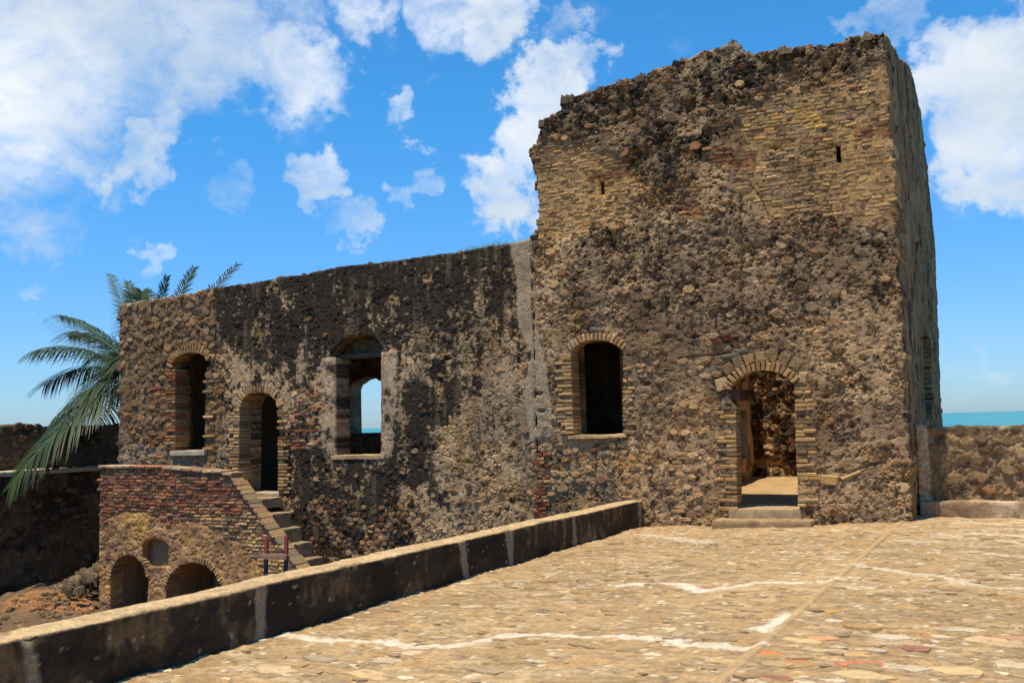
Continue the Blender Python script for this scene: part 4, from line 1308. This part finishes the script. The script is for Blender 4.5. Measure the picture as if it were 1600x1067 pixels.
add_stones(fp, (-5.3, 2.4, 4.8, 14.8), .26, .15, okF, hf, colF, r, .25, (-.001, .003), .016, slab=True, rmax=.75, blend=(cf, .5))
P_ = seeds(-5.2, 2.4, 4.9, 14.6, .36, .24, r, .1, .48)
for q in P_:
    if r.random() < .75 and abs(q[0] + 1.66) > .1:
        rr = r.uniform(.018, .05); e = rr / np.sqrt((np.cos(_ang) / 1.7) ** 2 + (np.sin(_ang) * 1.1) ** 2) * r.uniform(.75, 1.25, K)
        fp.add(q[0], q[1], hf(np.array([q[0]]), np.array([q[1]]))[0], slab_shape(e, r.uniform(.004, .01), r), FL4, FL3, np.array([.62, .52, .38] if r.random() < .4 else [.36, .27, .16]) * r.uniform(.75, 1.1), rr)
for (px, py, w, d, cl) in [(1203, 1022, .30, .2, (.66, .25, .10)), (1245, 1034, .2, .15, (.66, .24, .11)), (1285, 998, .26, .15, (.66, .38, .24)), (1390, 1000, .32, .18, (.62, .6, .55)), (1340, 1024, .42, .13, (.66, .48, .26)), (1345, 1042, .32, .16, (.55, .22, .16)), (1430, 1014, .2, .16, (.30, .15, .13)),
                          (1350, 1060, .36, .2, (.62, .52, .36)), (1500, 1050, .34, .22, (.68, .55, .36)), (1540, 1000, .3, .2, (.66, .50, .34)), (1445, 994, .14, .1, (.55, .24, .13)), (1210, 1060, .26, .16, (.34, .16, .15)), (1255, 1003, .28, .14, (.66, .55, .36)), (430, 1040, .4, .24, (.62, .52, .38)), (580, 1048, .4, .2, (.64, .52, .34)), (505, 1022, .32, .18, (.34, .31, .26)),
                          (605, 1028, .26, .16, (.55, .5, .42)), (1290, 895 + 60, .2, .14, (.6, .36, .14)), (1585, 1040, .3, .2, (.6, .55, .46)), (1400, 1045, .4, .14, (.6, .57, .5)), (1500, 985, .4, .14, (.6, .56, .47)), (1215, 1040, .3, .14, (.46, .38, .26)), (760, 1050, .34, .16, (.4, .35, .28)), (920, 1040, .4, .14, (.5, .38, .2)), (1130, 850 + 200, .3, .12, (.62, .5, .3))]:
    p = on_z(px, py, .03 if px < 1150 else .12)
    an = r.uniform(-.25, .25); e = .5 / np.sqrt((np.cos(_ang - an) / w) ** 2 + (np.sin(_ang - an) / d) ** 2) * r.uniform(.85, 1.2, K)
    L = slab_shape(e, .009, r); fp.add(p[0], p[1], hf(np.array([p[0]]), np.array([p[1]]))[0], L, FL4, FL3, (np.array(cl) * [.76, .70, .60] + .06 * np.array([1, .7, .4])) * (1 + r.normal(0, .09, (len(L), 1))), .4)
fp.build()
# the rest of the terrace round the viewer
ter = []
slab_ = rough_box((-5.45, -8, -1.9), (9.0, 17.5, -.10), 1.0, .0, (.42, .33, .2), 3)
obj('terrace_mass', npmesh('terrace_mass', slab_[0], slab_[1], None, slab_[2]), MAT_FLOOR, floor)
nu, nv = 60, 60
for (xa, xb, ya, yb) in ((-5.4, 9.0, -8, 4.6), (2.6, 9.0, 4.6, 16.3)):
    U, V = np.meshgrid(np.linspace(xa, xb, nu), np.linspace(ya, yb, nv), indexing='ij')
    idx = np.arange(U.size).reshape(U.shape)
    Q = np.stack([idx[:-1, :-1], idx[1:, :-1], idx[1:, 1:], idx[:-1, 1:]], -1).reshape(-1, 4)
    obj('floor_extension', npmesh('floor_extension', np.stack([U, V, hf(U, V)], -1).reshape(-1, 3), Q, None, cf(U.ravel(), V.ravel())), MAT_FLOOR, floor)

# ================================================================== LOW TERRACE WALL
low = thing('terrace_wall', 'long low blackened cement-capped wall along the left edge of the paved terrace', 'wall', (-5.5, 8, 0))
XI, XO = -5.40, -5.69
ztop = lambda y: .425 - .0045 * (y - 5)
prof = [(0, t) for t in np.linspace(-.05, .97, 34)] + [(.012, .99), (.03, 1.0)] + [(s, 1.) for s in np.linspace(.045, .27, 16)] + [(.285, .985), (.29, .95)] + [(.29, t) for t in np.linspace(.9, -4.6, 24)]
prof = np.array(prof); na, npf = 900, len(prof)
ya = np.linspace(-6, DWALL - .02, na)
A, B = np.meshgrid(ya, np.arange(npf), indexing='ij')
off_ = prof[:, 0][None, :] * np.ones((na, 1)); tz = prof[:, 1][None, :] * np.ones((na, 1))
Z = ztop(A) * tz
face = (off_ < .02); topm = (tz > .985)
bm = fbm(A, Z * 1.5, .5, 4, 5) * .012 + fbm(A, Z, .09, 4, 8, .6) * .010
chip = np.maximum(fbm(A, Z * .2,   .3, 4, 2, .65) - .22, 0) * .075 * np.exp(-((tz - 1) / .1) ** 2)
Xx = XI - off_ + fbm(A, A * 0, 2.1, 3, 4) * .014 + np.where(face, bm - chip, 0); Zz = Z + np.where(tz > .5, fbm(A, A * 0 + 3, 1.6, 3, 7) * .014, 0) + np.where(topm, fbm(A, off_, .3, 4, 6) * .008 + fbm(A, off_, .05, 3, 3) * .004 - chip * .5, 0)
V = np.stack([Xx, A, Zz], -1).reshape(-1, 3)
idx = np.arange(A.size).reshape(A.shape)
Q = np.stack([idx[:-1, :-1], idx[:-1, 1:], idx[1:, 1:], idx[1:, :-1]], -1).reshape(-1, 4)
a_, z_ = A.ravel(), Z.ravel()
n1 = fbm(a_, z_ * 1.6, .5, 5, 3, .62); n2 = fbm(a_ * 2, z_ * .8, .2, 4, 7, .6); n3 = fbm(a_, z_, .05, 3, 9)
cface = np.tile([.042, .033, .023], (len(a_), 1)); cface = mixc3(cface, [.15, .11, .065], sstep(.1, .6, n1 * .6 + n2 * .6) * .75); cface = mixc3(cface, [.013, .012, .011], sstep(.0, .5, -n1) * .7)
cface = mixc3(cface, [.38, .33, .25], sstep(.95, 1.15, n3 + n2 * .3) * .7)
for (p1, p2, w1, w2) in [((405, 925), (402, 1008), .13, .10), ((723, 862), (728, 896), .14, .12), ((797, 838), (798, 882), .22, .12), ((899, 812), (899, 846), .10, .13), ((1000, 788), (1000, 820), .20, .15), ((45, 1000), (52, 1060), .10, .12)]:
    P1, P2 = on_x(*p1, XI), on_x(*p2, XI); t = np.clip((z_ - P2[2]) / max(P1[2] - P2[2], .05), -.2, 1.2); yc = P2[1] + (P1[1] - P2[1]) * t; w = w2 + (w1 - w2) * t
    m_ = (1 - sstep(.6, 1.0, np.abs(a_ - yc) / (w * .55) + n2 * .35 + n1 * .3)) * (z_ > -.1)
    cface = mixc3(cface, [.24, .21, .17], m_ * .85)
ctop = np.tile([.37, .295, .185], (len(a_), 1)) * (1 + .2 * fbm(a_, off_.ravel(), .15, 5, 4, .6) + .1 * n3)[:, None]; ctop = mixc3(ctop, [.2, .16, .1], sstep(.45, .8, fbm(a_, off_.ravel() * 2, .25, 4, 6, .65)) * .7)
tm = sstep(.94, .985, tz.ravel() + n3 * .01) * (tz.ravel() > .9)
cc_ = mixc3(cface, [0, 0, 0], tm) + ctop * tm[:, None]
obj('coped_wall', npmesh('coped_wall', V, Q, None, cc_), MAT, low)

# ================================================================== SEA WALL ON THE RIGHT
YW = 16.12
seaw = thing('sea_parapet', 'rubble parapet with a low plastered ledge, right of the tower before the sea', 'wall', (2, YW + .2, .1))
OW = np.array([[XC + .0, 0], [8.5, 0], [8.5, 1.38]] + [[x, 1.40 + .012 * math.sin(x * 3)] for x in np.linspace(8, XC + .3, 12)] + [[XC + .0, 1.44]])
fr_ = MAPS['front'](YW)
def hw(u, v): return crag(u + 3, v, 9) * .8
def cw(u, v):
    n1 = fbm(u, v, .5, 5, 3, .62); n2 = fbm(u, v, .15, 4, 5)
    c = np.tile([.21, .155, .10], (len(u), 1)); c = mixc3(c, [.32, .24, .15], sstep(0, .6, n1) * .8); c = mixc3(c, [.07, .055, .045], sstep(-.05, .35, n2 * .5 - n1 * .4 + .25 * sstep(1.15, 1.4, v)) * .8)
    s = sstep(-.03, .02, -(u - XC - .17) + n2 * .03)
    return mixc3(c, [.50, .40, .29], s * .9)
V, F, C = wall_mesh(OW, [], fr_, .022, hw, cw, .42, edge_amp=.012)
obj('wall', npmesh('wall', V, F, None, C), MAT, seaw)
r = np.random.default_rng(51)
pb = Pieces('stone', fr_, seaw, MAT)
add_stones(pb, (XC + .25, 4, .36, 1.38), .2, .14, lambda u, v, rad: free_of([], OW, u, v, rad + .02) * np.where(fbm(u, v, .5, 3, 4) > .0, .6, .2), hw, lambda u, v, r: pal(STONES * .75)(u, v, r) * np.where(fbm(u, v, .4, 3, 7) > .1, .45, 1)[:, None], r, H=(.004, .018), blend=(cw, .55))
pb.build()
V, F, C = rough_box((XC + .03, 15.86, .0), (8.5, 16.14, .345), .03, .016, (.27, .205, .14), 7, .03)
n1 = fbm(V[:, 0], V[:, 2], .5, 4, 4)
C = mixc3(C, [.5, .45, .37], sstep(-.6, -.4, V[:, 0]) * sstep(-.2, .2, fbm(V[:, 0], V[:, 2], .3, 4, 6) + .25) * .75)
C = mixc3(C, [.12, .09, .07], sstep(.2, .6, n1) * .6)
obj('ledge', npmesh('ledge', V, F, None, C), MAT, seaw)

# ================================================================== PERIMETER WALL FAR LEFT
per = thing('rampart_wall', 'dark shaded stone rampart with set-back upper parapet, at far left behind the palm', 'wall', (-19.6, 13, -1.75))
r = np.random.default_rng(61)
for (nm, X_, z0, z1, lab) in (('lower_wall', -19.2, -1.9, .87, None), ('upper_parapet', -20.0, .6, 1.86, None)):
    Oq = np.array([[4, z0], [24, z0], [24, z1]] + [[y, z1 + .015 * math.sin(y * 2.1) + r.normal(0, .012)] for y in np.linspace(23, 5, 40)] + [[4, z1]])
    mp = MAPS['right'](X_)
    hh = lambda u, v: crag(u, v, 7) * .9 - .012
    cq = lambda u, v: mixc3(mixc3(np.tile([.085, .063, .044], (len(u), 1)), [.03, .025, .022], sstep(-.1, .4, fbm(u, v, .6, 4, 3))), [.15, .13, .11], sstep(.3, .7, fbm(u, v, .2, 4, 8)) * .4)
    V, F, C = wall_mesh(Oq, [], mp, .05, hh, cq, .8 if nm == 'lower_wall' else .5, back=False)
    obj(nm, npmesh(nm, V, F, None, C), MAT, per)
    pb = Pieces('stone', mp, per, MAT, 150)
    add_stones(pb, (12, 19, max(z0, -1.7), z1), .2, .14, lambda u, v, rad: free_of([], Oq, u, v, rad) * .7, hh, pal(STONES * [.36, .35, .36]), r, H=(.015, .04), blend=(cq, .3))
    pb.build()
slab('ledge', (-20.0, 4, .80), (-19.12, 24, .90), (.42, .38, .32), per, res=.15, amp=.012)
# thin cable running along the lower wall
cab = npmesh('cable', *[np.concatenate([np.c_[np.full(60, -19.1 + .012 * math.cos(a)), np.linspace(11, 17.5, 60), .28 + .012 * math.sin(a) + .03 * np.sin(np.linspace(0, 9, 60))] for a in (0, 2.1, 4.2)]),
              np.array([(i + a * 60, i + 1 + a * 60, i + 1 + ((a + 1) % 3) * 60, i + ((a + 1) % 3) * 60) for a in range(3) for i in range(59)]), None, np.tile([.03, .03, .03], (180, 1))])
obj('cable', cab, MAT_WOOD, per)

# ================================================================== COURTYARD GROUND
nu, nv = 230, 210
U, V = np.meshgrid(np.linspace(-19.3, -5.6, nu), np.linspace(2, 15.6, nv), indexing='ij')
Z = -1.75 + fbm(U, V, .8, 5, 4) * .05 + .30 * np.exp(-(((U + 17.3) / 1.1) ** 2 + ((V - 14.0) / .8) ** 2)) + .25 * np.exp(-(((U + 18.6) / .8) ** 2 + ((V - 15.0) / 1.0) ** 2))
Z += np.maximum(fbm(U, V, .15, 3, 6), 0) * .05
Z = np.minimum(Z, -1.0)
u, v = U.ravel(), V.ravel()
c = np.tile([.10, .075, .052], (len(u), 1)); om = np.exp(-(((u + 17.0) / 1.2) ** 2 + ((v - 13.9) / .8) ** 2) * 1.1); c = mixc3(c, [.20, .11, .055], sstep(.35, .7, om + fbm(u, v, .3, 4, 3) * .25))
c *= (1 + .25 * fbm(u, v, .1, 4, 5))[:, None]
idx = np.arange(U.size).reshape(U.shape)
Q = np.stack([idx[:-1, :-1], idx[1:, :-1], idx[1:, 1:], idx[:-1, 1:]], -1).reshape(-1, 4)
obj('courtyard_ground', npmesh('courtyard_ground', np.stack([U, V, Z], -1).reshape(-1, 3), Q, None, c), MAT, None, kind='structure')
lv = [(-60, -60, -2.1), (40, -60, -2.1), (40, 26, -2.1), (-60, 26, -2.1), (-70, -70, -15.5), (50, -70, -15.5), (50, 40, -15.5), (-70, 40, -15.5)]
obj('headland', npmesh('headland', lv, [(0, 1, 2, 3), (4, 5, 1, 0), (5, 6, 2, 1), (6, 7, 3, 2), (7, 4, 0, 3)], None, np.tile([.14, .11, .07], (8, 1)), False), MAT, None, kind='structure')

# heap of rough stones beside the stair
heap = thing('rubble_heap', 'heap of rough grey stones piled against the left end of the brick staircase', 'rubble', (-17.2, 14.9, -1.75))
r = np.random.default_rng(71)
hv = Pieces('rock', MAPS['floor'](0), heap, MAT)
for i in range(260):
    t = r.beta(1.6, 1.1); x = -18.6 + 2.6 * t; y = 14.85 + r.normal(0, .28) - .1 * t
    z = -1.62 + 1.0 * t ** 1.2 - abs(y - 14.9) * .5 + r.uniform(-.08, .03)
    rad = np.full(K, r.uniform(.06, .12)) * r.uniform(.8, 1.2, K) / np.sqrt((np.cos(_ang) / 1.35) ** 2 + np.sin(_ang) ** 2)
    L = stone_shape(rad, r.uniform(.05, .10), r, .7, .08)
    hv.add(x, y, z, L, ST4, ST3, np.array([.12, .10, .07]) * r.uniform(.5, 1.4), rad.mean())
hv.build(False)
# loose stones on the dirt
loose_ = Pieces('rock', MAPS['floor'](0), None, MAT, 0)
for i in range(260):
    x, y = -17.1 + r.normal(0, .9), 13.7 + r.normal(0, .6)
    if x > -15.9 and y > 13.8: continue
    z = -1.75 + .30 * math.exp(-(((x + 17.3) / 1.1) ** 2 + ((y - 14.0) / .8) ** 2))
    rr = r.uniform(.02, .08)
    loose_.add(x, y, z, stone_shape(np.full(K, rr) * r.uniform(.7, 1.3, K), rr * .8, r), ST4, ST3, np.array([[.26, .15, .08], [.16, .13, .09], [.12, .09, .06]][r.integers(3)]) * r.uniform(.7, 1.2), rr)
loose_.build()
lo_ = bpy.data.objects.get('rock_remainder')
for o in list(COL.objects):
    if o.name.startswith('rock_remainder') and o.parent is None: o.name = 'loose_stones'; o['label'] = 'scatter of small stones on the orange dirt'; o['category'] = 'stones'

# ================================================================== PALM
mp_ = bpy.data.materials.new('palm_leaf'); mp_.use_nodes = True
b = mp_.node_tree.nodes['Principled BSDF']; b.inputs['Roughness'].default_value = .5; b.inputs['Specular IOR Level'].default_value = .2
at = mp_.node_tree.nodes.new('ShaderNodeAttribute'); at.attribute_name = 'Col'
mp_.node_tree.links.new(at.outputs['Color'], b.inputs['Base Color'])
CR = np.array([-18.35, 17.5, 2.75])
palm = thing('palm_tree', 'dark green palm behind the left end of the low wing', 'palm tree', (CR[0], CR[1], -1.75))
zz = np.linspace(-1.75, CR[2], 30); n = 14; V = []; 
for i, z in enumerate(zz):
    rr = .16 * (1.25 - .4 * i / 29) * (1 + .06 * (i % 2))
    V += [(CR[0] + .05 * math.sin(i * .1) + rr * math.cos(a), CR[1] + rr * math.sin(a), z) for a in np.arange(n) / n * 2 * math.pi]
F = [(k * n + i, k * n + (i + 1) % n, (k + 1) * n + (i + 1) % n, (k + 1) * n + i) for k in range(29) for i in range(n)]
obj('trunk', npmesh('trunk', V, F, None, np.tile([.16, .13, .1], (len(V), 1))), MAT, palm)


def frond(tip, rise, r, col, nl=74, ll=.95, droop=.62):
    tip = np.array(tip, float); base = CR + (tip - CR) * .02
    mid = (base + tip) / 2 + np.array([0, 0, rise])
    T = np.linspace(0, 1, 26)[:, None]
    C_ = (1 - T) ** 2 * base + 2 * T * (1 - T) * mid + T ** 2 * tip
    tang = np.gradient(C_, axis=0); tang /= np.linalg.norm(tang, axis=1)[:, None]
    side = np.cross(tang, [0, 0, 1.]); side /= np.maximum(np.linalg.norm(side, axis=1), .15)[:, None]
    up = np.cross(side, tang)
    V = []; F = []
    for i in range(26):
        w = .022 * (1 - .8 * i / 25)
        V += [C_[i] - side[i] * w, C_[i] + up[i] * w, C_[i] + side[i] * w]
        if i: F += [(3 * i - 3 + a, 3 * i - 3 + (a + 1) % 3, 3 * i + (a + 1) % 3, 3 * i + a) for a in range(3)]
    fo = obj('frond', npmesh('frond', np.array(V), F, None, np.tile([.16, .19, .07], (len(V), 1))), mp_, palm)
    V, F, Cc = [], [], []
    for k in range(nl * 2):
        t = .12 + .88 * (k // 2 + r.uniform(-.2, .2)) / nl; t = min(max(t, 0), .999); sg = 1 if k % 2 else -1
        f = t * 25; i = int(f); p = C_[i] + (C_[min(i + 1, 25)] - C_[i]) * (f - i)
        tg, sd, u_ = tang[i], side[i], up[i]
        L = ll * (math.sin(math.pi * min(t * .80 + .16, 1)) ** .6 + .08) * r.uniform(.85, 1.1)
        d = sd * sg * .75 + tg * (.45 + .55 * t) + u_ * r.uniform(.05, .3); d /= np.linalg.norm(d)
        w0 = .017 * r.uniform(.8, 1.15); g = r.uniform(.7, 1.35)
        nrm = np.cross(d, u_); nrm /= max(np.linalg.norm(nrm), .1)
        n0 = len(V)
        for m, (s, ww) in enumerate([(0, .5), (.3, 1.), (.65, .85), (1., .08)]):
            q = p + d * L * s + np.array([0, 0, -1]) * droop * L * s * s
            V += [q - nrm * w0 * ww, q + nrm * w0 * ww + u_ * .004]
            Cc += [col * g, col * g * 1.15]
            if m: a = n0 + 2 * m - 2; F.append((a, a + 1, a + 3, a + 2))
    obj('leaflets', npmesh('leaflets', np.array(V), F, None, np.array(Cc)), mp_, fo, kind='stuff')


r = np.random.default_rng(81)
G = np.array([.030, .050, .014])
def tipat(px, py, Y): return on_y(px, py, Y)
fr_list = [((55, 548), 16.3, .75, 1.), ((92, 492), 17.6, .62, 1.), ((85, 655), 15.9, .75, .9), ((14, 762), 14.4, .95, .8), ((172, 428), 18.6, .5, 1.25), ((200, 440), 18.2, .45, 1.), ((222, 455), 17.9, .4, 1.), ((372, 412), 17.3, .35, 1.9), ((304, 418), 17.4, .35, 2.2), ((262, 432), 17.6, .3, 1.0),
           ((120, 700), 19.8, .9, .8), ((240, 640), 19.9, .8, 1.), ((300, 620), 18.5, .8, 1.), ((150, 560), 19.8, .7, .9), ((70, 600), 16.8, .8, .8), ((110, 520), 17.2, .7, .9), ((60, 700), 15.2, .85, .8), ((200, 560), 16.5, .6, .8), ((130, 620), 17.0, .8, .75)]
for (p, Y, rise, g) in fr_list:
    q = tipat(*p, Y)
    if p[0] > 250 or p[1] < 445: frond(q, rise, r, G * g * (np.array([1.4, 1.15, .8]) if g > 1.5 else 1), 40, .40, .25)
    else: frond(q, rise, r, G * g)

# ================================================================== SEA
ms = bpy.data.materials.new('sea_water'); ms.use_nodes = True
n, l = ms.node_tree.nodes, ms.node_tree.links; b = n['Principled BSDF']
b.inputs['Base Color'].default_value = (.015, .20, .24, 1); b.inputs['Roughness'].default_value = .35; b.inputs['IOR'].default_value = 1.33
geo = n.new('ShaderNodeNewGeometry'); mpn = n.new('ShaderNodeMapping'); mpn.inputs['Scale'].default_value = (.004, .012, 1)
l.new(geo.outputs['Position'], mpn.inputs[0])
nz = n.new('ShaderNodeTexNoise'); nz.inputs['Scale'].default_value = 1; nz.inputs['Detail'].default_value = 6; l.new(mpn.outputs[0], nz.inputs['Vector'])
cr = n.new('ShaderNodeValToRGB'); cr.color_ramp.elements[0].color = (.01, .15, .20, 1); cr.color_ramp.elements[1].color = (.05, .30, .30, 1); cr.color_ramp.elements[0].position = .35; cr.color_ramp.elements[1].position = .65
l.new(nz.outputs[0], cr.inputs[0]); l.new(cr.outputs[0], b.inputs['Base Color'])
nb_ = n.new('ShaderNodeTexNoise'); nb_.inputs['Scale'].default_value = .25; nb_.inputs['Detail'].default_value = 4; l.new(geo.outputs['Position'], nb_.inputs['Vector'])
bp = n.new('ShaderNodeBump'); bp.inputs['Strength'].default_value = .6; bp.inputs['Distance'].default_value = .6; l.new(nb_.outputs[0], bp.inputs['Height']); l.new(bp.outputs[0], b.inputs['Normal'])
S = 60000
obj('sea', npmesh('sea', [(-S, -S, -15), (S, -S, -15), (S, S, -15), (-S, S, -15)], [(0, 1, 2, 3)]), ms, None, kind='structure')
